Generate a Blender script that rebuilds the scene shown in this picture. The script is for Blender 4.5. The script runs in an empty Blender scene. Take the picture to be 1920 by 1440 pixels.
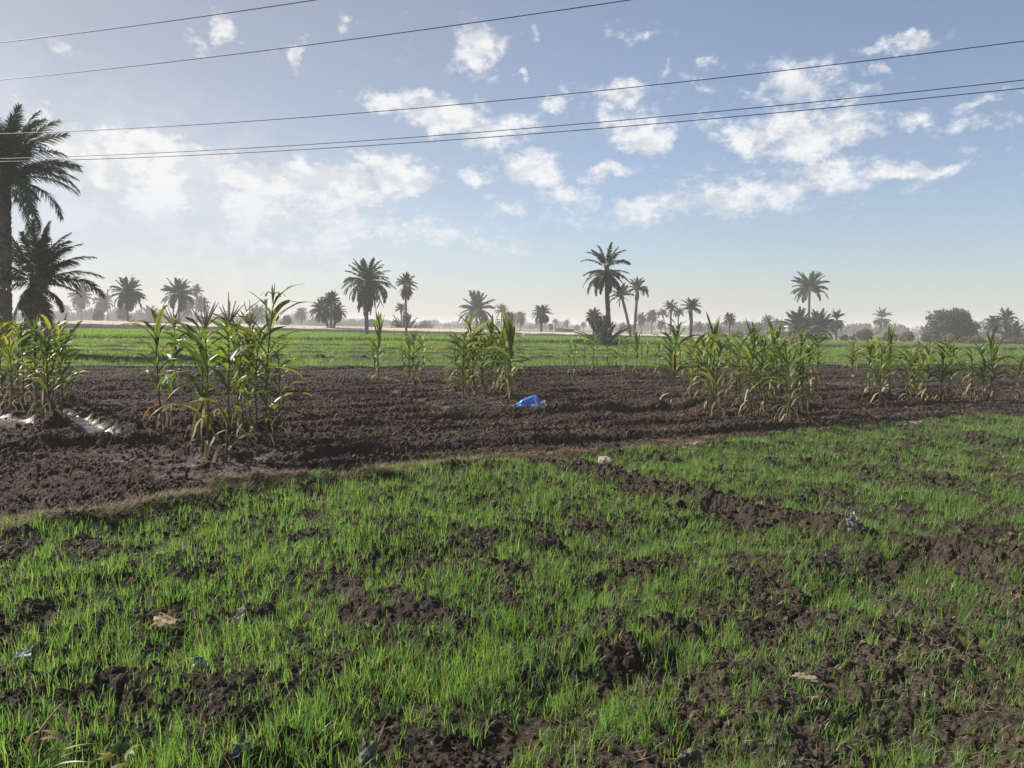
import bpy, math, random
import numpy as np
from mathutils import Vector, Matrix

R = math.radians
SC = bpy.context.scene
COL = SC.collection
rng = np.random.default_rng(7)

# ------------------------------------------------------------------ camera, sky, sun, exposure
CAM_H, FPX = 1.70, 1443.0
PITCH, ROLL = math.atan(109 / FPX), 0.0163
SUN_AZ, SUN_EL = R(-66), R(37)          # azimuth from +Y, to the left of the view

cd = bpy.data.cameras.new('camera')
cd.sensor_width = 36.0
cd.lens = 36.0 * FPX / 1920.0
cd.clip_start, cd.clip_end = 0.05, 9000
cam = bpy.data.objects.new('camera', cd)
COL.objects.link(cam)
_f = Vector((0, math.cos(PITCH), -math.sin(PITCH)))
_r0, _u0 = Vector((1, 0, 0)), Vector((0, math.sin(PITCH), math.cos(PITCH)))
_r = math.cos(ROLL) * _r0 + math.sin(ROLL) * _u0
_u = -math.sin(ROLL) * _r0 + math.cos(ROLL) * _u0
_m = Matrix((_r, _u, -_f)).transposed().to_4x4()
_m.translation = (0, 0, CAM_H)
cam.matrix_world = _m
SC.camera = cam
CAMP = np.array((0, 0, CAM_H))


def ray(px, py):
    d = np.array(_r) * (px - 960) / FPX - np.array(_u) * (py - 720) / FPX + np.array(_f)
    return d / np.linalg.norm(d)


def horizon(px):
    """picture row of the horizon above a picture column"""
    return 611.0 + ROLL * (px - 960)


def gp(px, py, z=0.0):
    """ground point seen at a picture point"""
    d = ray(px, py)
    t = (z - CAM_H) / d[2]
    return CAMP + d * t


def at_depth(px, py, Y):
    d = ray(px, py)
    return CAMP + d * (Y / d[1])


SC.view_settings.view_transform = 'Standard'
SC.view_settings.look = 'None'
SC.view_settings.exposure = 0.82
SC.view_settings.gamma = 1.0
SC.cycles.max_bounces = 6
SC.cycles.diffuse_bounces = 2
SC.cycles.glossy_bounces = 2
SC.cycles.transmission_bounces = 4
SC.cycles.transparent_max_bounces = 12
SC.cycles.volume_bounces = 1
SC.cycles.use_denoising = True
SC.cycles.denoiser = 'OPENIMAGEDENOISE'
SC.cycles.denoising_input_passes = 'RGB_ALBEDO_NORMAL'
SC.cycles.denoising_prefilter = 'NONE'

sun = bpy.data.lights.new('sun', 'SUN')
sun.energy = 5.0
sun.angle = R(0.6)
sun.color = (1.0, 0.93, 0.82)
so = bpy.data.objects.new('sun', sun)
COL.objects.link(so)
sdir = Vector((math.sin(SUN_AZ) * math.cos(SUN_EL), math.cos(SUN_AZ) * math.cos(SUN_EL), math.sin(SUN_EL)))
so.rotation_euler = sdir.to_track_quat('Z', 'Y').to_euler()

world = bpy.data.worlds.new('World')
SC.world = world
world.use_nodes = True
world.cycles.sampling_method = 'MANUAL'
world.cycles.sample_map_resolution = 512


class NG:
    """small helper to wire shader nodes"""
    def __init__(s, nt):
        s.nt = nt
        s.L = nt.links.new

    def n(s, t, **kw):
        nd = s.nt.nodes.new(t)
        for k, v in kw.items():
            setattr(nd, k, v)
        return nd

    def put(s, sock, v):
        if hasattr(v, 'is_output'):
            s.L(v, sock)
        elif v is not None:
            sock.default_value = v

    def math(s, op, a, b=None, c=None, clamp=False):
        nd = s.n('ShaderNodeMath', operation=op, use_clamp=clamp)
        for i, v in enumerate((a, b, c)):
            if v is not None:
                s.put(nd.inputs[i], v)
        return nd.outputs[0]

    def vmath(s, op, a, b=None):
        nd = s.n('ShaderNodeVectorMath', operation=op)
        s.put(nd.inputs[0], a)
        if b is not None:
            s.put(nd.inputs[1], b)
        return nd.outputs['Value'] if op in ('LENGTH', 'DOT_PRODUCT') else nd.outputs[0]

    def noise(s, vec, scale, detail=4, rough=0.55, dist=0.0, dim='3D'):
        nd = s.n('ShaderNodeTexNoise', noise_dimensions=dim)
        s.put(nd.inputs['Vector'], vec)
        nd.inputs['Scale'].default_value = scale
        nd.inputs['Detail'].default_value = detail
        nd.inputs['Roughness'].default_value = rough
        nd.inputs['Distortion'].default_value = dist
        return nd.outputs['Fac']

    def step(s, v, a, b, lo=0.0, hi=1.0, kind='SMOOTHSTEP'):
        nd = s.n('ShaderNodeMapRange', interpolation_type=kind)
        s.put(nd.inputs[0], v)
        for i, q in enumerate((a, b, lo, hi)):
            nd.inputs[i + 1].default_value = q
        return nd.outputs[0]

    def mix(s, f, a, b):
        nd = s.n('ShaderNodeMix', data_type='RGBA')
        s.put(nd.inputs[0], f)
        s.put(nd.inputs[6], a)
        s.put(nd.inputs[7], b)
        return nd.outputs[2]


def rgb(r, g, b):
    return (r, g, b, 1.0)


# cloud banks: centre, half sizes (picture units of the survey), turn, strength
CLOUDS = [
    (135, 86, 34, 17, 25, .8), (412, 58, 30, 42, -25, .95), (378, 100, 46, 18, 25, .7), (640, 46, 32, 24, 20, .8),
    (555, 106, 22, 24, 0, .8), (900, 92, 52, 62, 0, 1.0), (1002, 66, 24, 18, 30, .75), (1178, 60, 62, 20, -5, .62),
    (985, 140, 18, 14, 0, .6), (1040, 186, 46, 34, -10, .8), (1172, 172, 70, 40, 0, .85), (1322, 118, 32, 16, 0, .75),
    (1250, 135, 14, 26, 0, .7), (1326, 152, 32, 18, 0, .5), (1500, 160, 100, 44, 0, 1.0), (1420, 166, 40, 22, 0, .7),
    (1680, 73, 100, 15, -6, .75), (1640, 130, 50, 13, 5, .55), (1600, 170, 80, 22, 0, .6),
    (718, 184, 62, 26, 12, 1.0), (830, 212, 130, 44, 8, 1.05), (920, 248, 110, 36, 0, .95), (1160, 218, 60, 36, 0, .75),
    (1206, 252, 84, 42, 5, 1.0), (1480, 262, 130, 66, 0, .95), (1590, 252, 80, 44, 0, .9), (1390, 262, 100, 40, 20, .85),
    (1545, 330, 140, 40, 0, .85), (1700, 320, 150, 20, -2, .8), (1840, 206, 80, 18, -8, .65), (1830, 242, 90, 15, 0, .65),
    (1712, 228, 50, 24, 0, .65), (1220, 215, 420, 120, 0, .30), (1520, 320, 420, 120, 0, .34), (1050, 400, 300, 70, 0, .32), (760, 110, 400, 70, 0, .18), (110, 208, 34, 12, 10, .6), (30, 190, 26, 10, 10, .5),
    (190, 275, 130, 50, 5, 1.35), (310, 302, 190, 54, 8, 1.4), (450, 324, 160, 48, 6, 1.3), (580, 328, 90, 44, 0, 1.15), (250, 330, 200, 60, 5, 1.2),
    (330, 365, 260, 80, 4, 1.0), (610, 362, 150, 44, 0, .95), (748, 322, 100, 46, 0, 1.25), (640, 345, 110, 40, 0, 1.1), (480, 405, 280, 60, 4, .85),
    (660, 402, 160, 44, 0, .85), (750, 432, 190, 50, 4, .8), (540, 455, 320, 56, 2, .75), (920, 458, 140, 30, 4, .65),
    (892, 322, 42, 28, 0, .85), (990, 316, 92, 38, 0, 1.0), (1060, 362, 76, 34, 0, .95), (1130, 320, 66, 22, 0, .8),
    (940, 374, 40, 14, 0, .6), (1250, 388, 160, 34, -4, .78), (1350, 372, 150, 40, -4, .8), (1180, 414, 140, 24, 0, .7),
    (1450, 362, 110, 36, 0, .78), (940, 405, 80, 18, -8, .65), (1000, 425, 40, 10, 0, .5), (1560, 200, 60, 12, 0, .5),
]
W = NG(world.node_tree)
bg = world.node_tree.nodes['Background']
sky = W.n('ShaderNodeTexSky', sky_type='NISHITA')
sky.sun_disc = False
sky.sun_elevation = SUN_EL
sky.sun_rotation = SUN_AZ
sky.altitude = 100
sky.air_density = 1.0
sky.dust_density = 0.85
sky.ozone_density = 2.5
tc = W.n('ShaderNodeTexCoord').outputs['Generated']
sep = W.n('ShaderNodeSeparateXYZ')
W.L(tc, sep.inputs[0])
az = W.math('ARCTAN2', sep.outputs[0], sep.outputs[1])
el = W.math('ARCSINE', sep.outputs[2])
cmb = W.n('ShaderNodeCombineXYZ')
W.L(az, cmb.inputs[0])
W.L(el, cmb.inputs[1])
ang = cmb.outputs[0]
# ragged outlines: bend the look-up direction by noise
wn = W.n('ShaderNodeTexNoise')
W.L(ang, wn.inputs['Vector'])
wn.inputs['Scale'].default_value = 16
wn.inputs['Detail'].default_value = 5
wn.inputs['Roughness'].default_value = .6
wv = W.vmath('SUBTRACT', wn.outputs['Color'], (0.5, 0.5, 0.5))
wsc = W.n('ShaderNodeVectorMath', operation='SCALE')
W.L(wv, wsc.inputs[0])
wsc.inputs['Scale'].default_value = 0.075
warped = W.vmath('ADD', ang, wsc.outputs[0])
total = None
for (cx, cy, rx, ry, rot, st) in CLOUDS:
    d = ray(cx, cy)
    mp = W.n('ShaderNodeMapping', vector_type='TEXTURE')
    W.L(warped, mp.inputs['Vector'])
    mp.inputs['Location'].default_value = (math.atan2(d[0], d[1]), math.asin(d[2]), 0)
    mp.inputs['Rotation'].default_value = (0, 0, R(-rot - 0.9))
    mp.inputs['Scale'].default_value = (1.35 * rx / FPX, 1.35 * ry / FPX, 1)
    ln = W.vmath('LENGTH', mp.outputs[0])
    v = W.step(ln, 0.0, 1.0, st, 0.0)
    total = v if total is None else W.math('MAXIMUM', total, v)
# billows, seen flatter towards the horizon
st_ = W.n('ShaderNodeMapping', vector_type='POINT')
W.L(ang, st_.inputs['Vector'])
st_.inputs['Scale'].default_value = (1.0, 1.55, 1.0)
n1 = W.noise(st_.outputs[0], 20, 10, 0.66, 0.25)
n2 = W.noise(st_.outputs[0], 70, 7, 0.65, .3)
nn = W.math('ADD', W.math('MULTIPLY', n1, 0.62), W.math('MULTIPLY', n2, 0.38))
dens = W.math('ADD', W.math('MULTIPLY', total, 1.0), W.math('MULTIPLY', W.math('SUBTRACT', nn, 0.5), 2.7))
cover = W.step(dens, 0.24, 0.96)
thick = W.step(dens, 0.55, 1.15)
# same billows a little towards the sun: lit rims and greyer undersides
off = W.n('ShaderNodeMapping', vector_type='POINT')
W.L(ang, off.inputs['Vector'])
off.inputs['Scale'].default_value = (1.0, 1.55, 1.0)
off.inputs['Location'].default_value = (-0.006, 0.012, 0)
n3 = W.noise(off.outputs[0], 22, 5, 0.6, 0.15)
relief = W.step(W.math('SUBTRACT', n3, n1), -0.10, 0.12, 1.0, 0.0)
ccol = W.mix(relief, rgb(6.7, 6.85, 7.1), rgb(8.7, 8.6, 8.5))
fade = W.step(el, 0.03, 0.19, 0.35, 0.88)
# thin veil spread round the bank towards the sun
vm = W.n('ShaderNodeMapping', vector_type='TEXTURE')
W.L(warped, vm.inputs['Vector'])
_d = ray(330, 370)
vm.inputs['Location'].default_value = (math.atan2(_d[0], _d[1]), math.asin(_d[2]), 0)
vm.inputs['Rotation'].default_value = (0, 0, R(-9))
vm.inputs['Scale'].default_value = (.48, .16, 1)
veil = W.math('MULTIPLY', W.step(W.vmath('LENGTH', vm.outputs[0]), 0, 1, .42, 0), W.step(n1, .25, .7, .55, 1))
hzc = W.math('MAXIMUM', W.math('MULTIPLY', cover, fade), veil)
hs = W.n('ShaderNodeHueSaturation')
hs.inputs['Saturation'].default_value = 0.70
sd = W.vmath('DOT_PRODUCT', tc, tuple(sdir))
W.L(W.step(sd, .25, .92, .84, .42), hs.inputs['Saturation'])
W.L(W.step(sd, .25, .92, 1.16, .74), hs.inputs['Value'])
W.L(sky.outputs[0], hs.inputs['Color'])
tintn = W.n('ShaderNodeMix', data_type='RGBA', blend_type='MULTIPLY')
tintn.inputs[0].default_value = 1
W.L(hs.outputs[0], tintn.inputs[6])
tintn.inputs[7].default_value = rgb(1.0, .992, 1.02)
skyc = W.mix(hzc, tintn.outputs[2], ccol)
W.L(skyc, bg.inputs[0])
bg.inputs[1].default_value = 0.0645


# ------------------------------------------------------------------ noise
def hsh(ix, iy, seed):
    h = (ix.astype(np.int64) * 374761393 + iy.astype(np.int64) * 668265263 + seed * 144665) & 0xffffffff
    h = ((h ^ (h >> 13)) * 1274126177) & 0xffffffff
    h = ((h ^ (h >> 15)) * 2246822519) & 0xffffffff
    return ((h ^ (h >> 16)) & 0xffffff) / float(0x1000000)


def vnoise(x, y, seed=0):
    ix, iy = np.floor(x), np.floor(y)
    fx, fy = x - ix, y - iy
    u, v = fx * fx * fx * (fx * (fx * 6 - 15) + 10), fy * fy * fy * (fy * (fy * 6 - 15) + 10)
    a, b = hsh(ix, iy, seed), hsh(ix + 1, iy, seed)
    c, d = hsh(ix, iy + 1, seed), hsh(ix + 1, iy + 1, seed)
    return (a + (b - a) * u) * (1 - v) + (c + (d - c) * u) * v - 0.5


def fbm(x, y, seed=0, octv=4, gain=0.5):
    s, a, k = 0, 1.0, 1.0
    for i in range(octv):
        ca, sa = math.cos(0.6 * i), math.sin(0.6 * i)
        s = s + a * vnoise((x * ca - y * sa) * k, (x * sa + y * ca) * k, seed + 17 * i)
        a *= gain
        k *= 2.03
    return s


def clods(x, y, seed=0):
    """lumps of soil: the highest of randomly sized domes around each point"""
    ix, iy = np.floor(x), np.floor(y)
    best = np.zeros_like(x)
    for dx in (-1, 0, 1):
        for dy in (-1, 0, 1):
            cx, cy = ix + dx, iy + dy
            px, py = cx + hsh(cx, cy, seed), cy + hsh(cx, cy, seed + 5)
            r = 0.22 + 0.55 * hsh(cx, cy, seed + 9) ** 1.5
            q = 1 - ((x - px) ** 2 + (y - py) ** 2) / (r * r)
            best = np.maximum(best, np.sqrt(np.maximum(q, 0)) * r)
    return best


def sstep(v, a, b):
    t = np.clip((v - a) / (b - a), 0, 1)
    return t * t * (3 - 2 * t)


def pdist(X, Y, pts):
    """distance to a polyline"""
    best = np.full(np.shape(X), 1e9)
    for (a, b) in zip(pts[:-1], pts[1:]):
        vx, vy = b[0] - a[0], b[1] - a[1]
        t = np.clip(((X - a[0]) * vx + (Y - a[1]) * vy) / (vx * vx + vy * vy + 1e-9), 0, 1)
        best = np.minimum(best, np.hypot(X - a[0] - t * vx, Y - a[1] - t * vy))
    return best


def line(*pp):
    return [gp(a, b)[:2] for a, b in pp]


def edge(pp, slope0=None):
    pts = sorted([tuple(p) for p in line(*pp)])
    xs = np.array([p[0] for p in pts])
    ys = np.array([p[1] for p in pts])
    s0 = (ys[1] - ys[0]) / (xs[1] - xs[0])
    s1 = (ys[-1] - ys[-2]) / (xs[-1] - xs[-2])
    xs = np.concatenate(([xs[0] - 400], xs, [xs[-1] + 400]))
    ys = np.concatenate(([ys[0] - 400 * s0 * .3], ys, [ys[-1] + 400 * s1 * .3]))
    return lambda X: np.interp(X, xs, ys)


# field edges read from the place: wheat plot / ploughed plot / low rows / tall crop / dusty land
E_wheat = edge([(0, 1000), (220, 963), (450, 918), (700, 889), (1000, 862), (1200, 842), (1500, 808), (1920, 775)])
E_plough = edge([(0, 687), (600, 687), (1000, 687), (1350, 686), (1600, 683), (1920, 684)])
E_tall = edge([(0, 633), (150, 636), (700, 640), (1000, 644), (1300, 649), (1600, 653), (1920, 659)])
E_green = edge([(0, 616), (150, 617.5), (620, 627), (1000, 634.5), (1300, 638.5), (1600, 643), (1920, 651)])

RIDGE = line((1060, 872), (1110, 882), (1180, 902), (1300, 935), (1450, 965), (1600, 998), (1750, 1026), (1920, 1062), (2100, 1100))
BERM = line((-200, 1060), (0, 1002), (150, 974), (300, 944), (450, 915), (620, 898), (800, 884), (900, 876))
FURROW1 = line((-100, 838), (200, 832), (420, 812), (640, 797), (900, 778), (1120, 772), (1330, 762))
FURROW2 = line((1330, 772), (1500, 768), (1600, 757), (1750, 742), (1920, 733))
FURROW3 = line((-100, 905), (200, 880), (430, 858), (700, 840), (1000, 822), (1400, 797), (1920, 757))
CHAN = line((-60, 772), (40, 790), (75, 800))
CHAN2 = line((118, 770), (150, 782), (178, 806), (205, 822))
TRAIL = line((690, 703), (760, 718), (850, 735), (960, 762))
TRAIL2 = line((735, 735), (790, 750), (870, 775))
PALE = line((270, 848), (330, 868), (400, 885), (470, 860), (560, 842))
MOUNDS = [(112, 806, .36, .24), (60, 815, .4, .10), (250, 806, .42, .20), (300, 812, .3, .12), (505, 862, .34, .13), (370, 850, .28, .13), (130, 752, .3, .16), (420, 872, .3, .06), (100, 790, .3, .10)]
HOLLOWS = [(1700, 1345, .42, .14), (700, 1300, .22, .08), (190, 1400, .25, .10), (330, 1310, .2, .08), (930, 1180, .3, .06), (1330, 1400, .2, .08)]
for L in (MOUNDS, HOLLOWS):
    for i, (a, b, r, h) in enumerate(L):
        p = gp(a, b)
        L[i] = (p[0], p[1], r, h)
FD = R(27)


ROWS = (.30, .46, .62, .76, .88)


def row_dist(X, Y):
    a = E_plough(X)
    sp = np.maximum(E_tall(X) - a, 1)
    wob = .9 * fbm(X / 7, Y / 30, 210, 2)
    d = np.full(np.shape(X), 1e9)
    for i, f in enumerate(ROWS):
        d = np.minimum(d, np.abs(Y - a - f * sp - wob))
    return d


DITCH = line((1700, 1062), (1610, 1098), (1480, 1165), (1290, 1208), (1060, 1272), (940, 1345), (860, 1440))


def trampled(X, Y):
    pts = sorted([tuple(p) for p in DITCH], key=lambda p: p[1])
    xs = np.interp(Y, [p[1] for p in pts], [p[0] for p in pts])
    return sstep(X - xs, .05, .5) * (1 - sstep(Y, 4.7, 6.2))


def masks(X, Y):
    w = 0.10 * fbm(X / 1.3, Y / 1.3, 3, 3) * np.minimum(1, Y / 8)
    plough = sstep(Y - E_wheat(X) + w, -.12, .15) * (1 - sstep(Y - E_plough(X) + 2 * w, -.2, .25))
    green = sstep(Y - E_plough(X) + 2 * w, -.2, .25) * (1 - sstep(Y - E_green(X), -.6, .6))
    green = green * (1 - np.exp(-(row_dist(X, Y) / .5) ** 2))
    far = sstep(Y - E_green(X), -.6, .6)
    wet = np.maximum.reduce([1 - sstep(pdist(X, Y, CHAN), .1, .5), 1 - sstep(pdist(X, Y, CHAN2), .08, .32)])
    wet = np.clip(wet + .5 * fbm(X / .4, Y / .4, 31, 3) * (wet > .02), 0, 1)
    pale = np.maximum.reduce([1 - sstep(pdist(X, Y, TRAIL), .05, .3), .8 * (1 - sstep(pdist(X, Y, TRAIL2), .05, .3)), (1 - sstep(pdist(X, Y, PALE), .1, .6)) * .7])
    pale = np.clip(pale * .9 + 1.3 * fbm(X / .3, Y / .14, 41, 4) * (pale > .02), 0, 1)
    return plough, green, far, wet, pale


def height(X, Y):
    X = np.asarray(X, float)
    Y = np.asarray(Y, float)
    plough, green, far, wet, pale = masks(X, Y)
    wheat = sstep(E_plough(X) - Y, 0, 1) * np.clip(1 - plough, 0, 1)
    near = 1 - sstep(np.hypot(X, Y), 45, 70)
    smooth = 1 - .85 * np.maximum(wet, pale)
    z = .05 * fbm(X / 3.1, Y / 3.1, 1, 3) * near
    rough = sstep(fbm(X / .8, Y / .8, 12, 3), -.25, .35)
    c1 = clods(X / .17, Y / .17, 20) * .17
    am = .45 + 1.1 * sstep(fbm(X / .45, Y / .45, 18, 3), -.25, .3)
    c2 = am * clods(X / .065 + .3 * fbm(X / .1, Y / .1, 8, 2), Y / .065, 21) * .065
    c3 = clods(X / .028, Y / .028, 22) * .028
    c0 = clods(X / .42 + .3 * fbm(X / .3, Y / .3, 9, 2), Y / .42, 23) * .42
    fine = .030 * fbm(X / .05, Y / .05, 15, 3) * near
    z = z + wheat * (.10 * fbm(X / .7, Y / .7, 2, 4) + (.35 + .65 * rough) * (.22 * c1 + .55 * c2 + .85 * c3 + .10 * c0) + fine - .045)
    # plough: furrows along the plot, broken up by clods
    v = -math.sin(FD) * X + math.cos(FD) * Y + .12 * fbm(X / 1.6, Y / 1.6, 5, 3)
    big = .046 * np.cos(2 * np.pi * v / .62) + .022 * np.cos(2 * np.pi * v / .37 + 1)
    uu = math.cos(FD) * X + math.sin(FD) * Y
    fz = big * (.9 + fbm(X / 2.3, Y / 2.3, 6, 2)) + .065 * fbm(uu / 1.6, v / .30, 7, 4) + (.10 * c1 + .24 * c2 + .55 * c3 + .06 * c0) * (.45 + .6 * rough) + fine
    for L, a, wd in ((FURROW1, .20, .26), (FURROW2, .20, .30), (FURROW3, .08, .26)):
        d = pdist(X, Y, L)
        fz = fz + a * np.exp(-(d / wd) ** 2) * (.7 + .8 * fbm(X / .5, Y / .5, 11, 2))
    z = z + plough * near * (smooth * fz - .03)
    z = z + green * near * .05 * fbm(X / .5, Y / .5, 14, 3)
    # bunds
    jag = .75 + .9 * fbm(X / .22, Y / .22, 51, 3)
    z = z + .15 * np.exp(-(pdist(X, Y, RIDGE) / .16) ** 2) * (.55 + .45 * jag)
    z = z + .10 * np.exp(-(pdist(X, Y, BERM) / .24) ** 2) * (.5 + .5 * jag)
    z = z - .055 * np.exp(-(pdist(X, Y, DITCH) / .15) ** 2) * (.7 + .8 * fbm(X / .3, Y / .3, 81, 2)) + .018 * np.exp(-((pdist(X, Y, DITCH) - .28) / .12) ** 2)
    z = z - .05 * wet - .02 * pale
    for (a, b, r, h) in MOUNDS:
        z = z + h * np.exp(-((X - a) ** 2 + (Y - b) ** 2) / (r * r)) * (.8 + .6 * fbm(X / .15, Y / .15, 61, 3))
    for (a, b, r, h) in HOLLOWS:
        z = z - h * np.exp(-((X - a) ** 2 + (Y - b) ** 2) / (r * r))
    d = np.hypot(X, Y)
    # clod bank between the plough and the low rows
    b = Y - E_plough(X)
    z = z + near * .22 * np.exp(-((b - 6.0 - 1.5 * sstep(X, -5, 15)) / .8) ** 2) * (.6 + 1.2 * fbm(X / .6, Y / .6, 71, 3))
    z = z * (1 - sstep(d, 60, 90))
    low = (b > 2) & (Y < E_tall(X) + 1)
    return z + low * .17 * np.exp(-(row_dist(X, Y) / .32) ** 2) * (.75 + .9 * fbm(X / 1.1, Y / 1.1, 72, 3))


def hz(x, y):
    return float(height(np.array([x]), np.array([y]))[0])


# ------------------------------------------------------------------ mesh helpers
class MB:
    def __init__(s):
        s.v, s.q, s.c, s.n = [], [], [], 0

    def add(s, V, Q, C=None):
        V = np.asarray(V, float).reshape(-1, 3)
        s.v.append(V)
        s.q.append(np.asarray(Q, np.int64).reshape(-1, 4) + s.n)
        if C is None:
            C = np.ones((len(V), 3))
        C = np.asarray(C, float)
        if C.ndim == 1:
            C = np.broadcast_to(C, (len(V), 3))
        s.c.append(C.reshape(-1, 3))
        s.n += len(V)

    def build(s, name, mat, parent=None, smooth=True, loc=(0, 0, 0)):
        V = np.concatenate(s.v).astype(np.float32)
        Q = np.concatenate(s.q).astype(np.int32)
        C = np.concatenate(s.c).astype(np.float32)
        me = bpy.data.meshes.new(name)
        me.vertices.add(len(V))
        me.vertices.foreach_set('co', V.ravel())
        me.loops.add(len(Q) * 4)
        me.loops.foreach_set('vertex_index', Q.ravel())
        me.polygons.add(len(Q))
        me.polygons.foreach_set('loop_start', np.arange(0, len(Q) * 4, 4, dtype=np.int32))
        me.update(calc_edges=True)
        a = me.attributes.new('tint', 'FLOAT_COLOR', 'POINT')
        a.data.foreach_set('color', np.concatenate([C, np.ones((len(C), 1), np.float32)], 1).ravel())
        me.polygons.foreach_set('use_smooth', np.full(len(Q), bool(smooth)))
        me.materials.append(mat)
        o = bpy.data.objects.new(name, me)
        COL.objects.link(o)
        o.location = loc
        if parent is not None:
            o.parent = parent
        return o


def tag(o, label, cat, group=None, kind=None):
    o['label'] = label
    o['category'] = cat
    if group:
        o['group'] = group
    if kind:
        o['kind'] = kind
    return o


def structure(o):
    o['kind'] = 'structure'
    return o


def stuff(o, label, cat):
    return tag(o, label, cat, kind='stuff')


def empty(name, loc, label, cat, group=None):
    o = bpy.data.objects.new(name, None)
    COL.objects.link(o)
    o.location = tuple(float(v) for v in loc)
    o.empty_display_size = .2
    return tag(o, label, cat, group)


def nrm(v):
    return v / np.maximum(np.linalg.norm(v, axis=-1, keepdims=True), 1e-9)


def strips(P, S, W, C=None, N=None, fold=None):
    """N ribbons: centre lines P (N,K,3), side vectors S (N,K,3), half widths W (N,K); with fold a third row of vertices along the midrib"""
    n, k = W.shape
    if fold is None:
        V = np.stack([P - S * W[..., None], P + S * W[..., None]], 2)
        m = 2
    else:
        V = np.stack([P - S * W[..., None] + N * fold[..., None], P, P + S * W[..., None] + N * fold[..., None]], 2)
        m = 3
    idx = np.arange(n * k * m).reshape(n, k, m)
    Q = np.stack([idx[:, :-1, :-1], idx[:, :-1, 1:], idx[:, 1:, 1:], idx[:, 1:, :-1]], -1).reshape(-1, 4)
    if C is not None:
        C = np.asarray(C, float)
        if C.ndim == 2:
            C = np.broadcast_to(C[:, None, None, :], (n, k, m, 3))
        else:
            C = np.broadcast_to(C[:, :, None, :], (n, k, m, 3))
        C = C.reshape(-1, 3)
    return V.reshape(-1, 3), Q, C


def tube(P, Rr, sides=8, close=True):
    P = np.asarray(P, float)
    Rr = np.broadcast_to(np.asarray(Rr, float), (len(P),)) if np.ndim(Rr) < 2 else np.asarray(Rr)
    T = nrm(np.gradient(P, axis=0))
    ref = np.array((0, 1.0, 0)) if abs(T[0][1]) < .8 else np.array((1.0, 0, 0))
    A = nrm(np.cross(T, ref))
    B = np.cross(T, A)
    th = np.linspace(0, 2 * np.pi, sides, endpoint=False)
    rr = Rr[:, None] if Rr.ndim == 1 else Rr
    V = P[:, None, :] + (A[:, None, :] * np.cos(th)[None, :, None] + B[:, None, :] * np.sin(th)[None, :, None]) * rr[..., None]
    k = len(P)
    idx = np.arange(k * sides).reshape(k, sides)
    nx = np.roll(idx, -1, 1)
    Q = np.stack([idx[:-1], nx[:-1], nx[1:], idx[1:]], -1).reshape(-1, 4)
    V = V.reshape(-1, 3)
    if close:
        V = np.concatenate([V, P[:1], P[-1:]])
        c0, c1 = k * sides, k * sides + 1
        half = []
        for i in range(0, sides, 2):
            a, b, c = i, (i + 1) % sides, (i + 2) % sides
            half.append((c0, idx[0][c], idx[0][b], idx[0][a]))
            half.append((c1, idx[-1][a], idx[-1][b], idx[-1][c]))
        Q = np.concatenate([Q, np.array(half)])
    return V, Q


def arc(base, azim, a0, a1, L, K, p=1.0):
    """centre lines bending from angle a0 off vertical to a1; all (N,) arrays -> P (N,K,3), tangent angle"""
    t = np.linspace(0, 1, K)[None, :]
    a = a0[:, None] + (a1 - a0)[:, None] * t ** p
    dl = (L / (K - 1))[:, None]
    am = .5 * (a[:, 1:] + a[:, :-1])
    r = np.concatenate([np.zeros((len(L), 1)), np.cumsum(np.sin(am) * dl, 1)], 1)
    z = np.concatenate([np.zeros((len(L), 1)), np.cumsum(np.cos(am) * dl, 1)], 1)
    ca, sa = np.cos(azim)[:, None], np.sin(azim)[:, None]
    P = np.stack([base[:, 0:1] + r * ca, base[:, 1:2] + r * sa, base[:, 2:3] + z], -1)
    return P, a


# ------------------------------------------------------------------ materials
def mat_base(name):
    m = bpy.data.materials.new(name)
    m.use_nodes = True
    g = NG(m.node_tree)
    return m, g, m.node_tree.nodes['Principled BSDF'], m.node_tree.nodes['Material Output']


def leaf_mat(name, fac=.45, rough=.45, spec=.35, tr=(1.5, 1.45, .55), gain=1.0):
    m, g, b, out = mat_base(name)
    at = g.n('ShaderNodeAttribute', attribute_name='tint')
    b.inputs['Roughness'].default_value = rough
    b.inputs['Specular IOR Level'].default_value = spec
    g.L(at.outputs['Color'], b.inputs['Base Color'])
    t = g.n('ShaderNodeBsdfTranslucent')
    mu = g.n('ShaderNodeMix', data_type='RGBA', blend_type='MULTIPLY')
    mu.inputs[0].default_value = 1
    g.L(at.outputs['Color'], mu.inputs[6])
    mu.inputs[7].default_value = rgb(*[gain * v for v in tr])
    g.L(mu.outputs[2], t.inputs['Color'])
    mx = g.n('ShaderNodeMixShader')
    mx.inputs[0].default_value = fac
    g.L(b.outputs[0], mx.inputs[1])
    g.L(t.outputs[0], mx.inputs[2])
    g.L(mx.outputs[0], out.inputs['Surface'])
    return m


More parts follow.
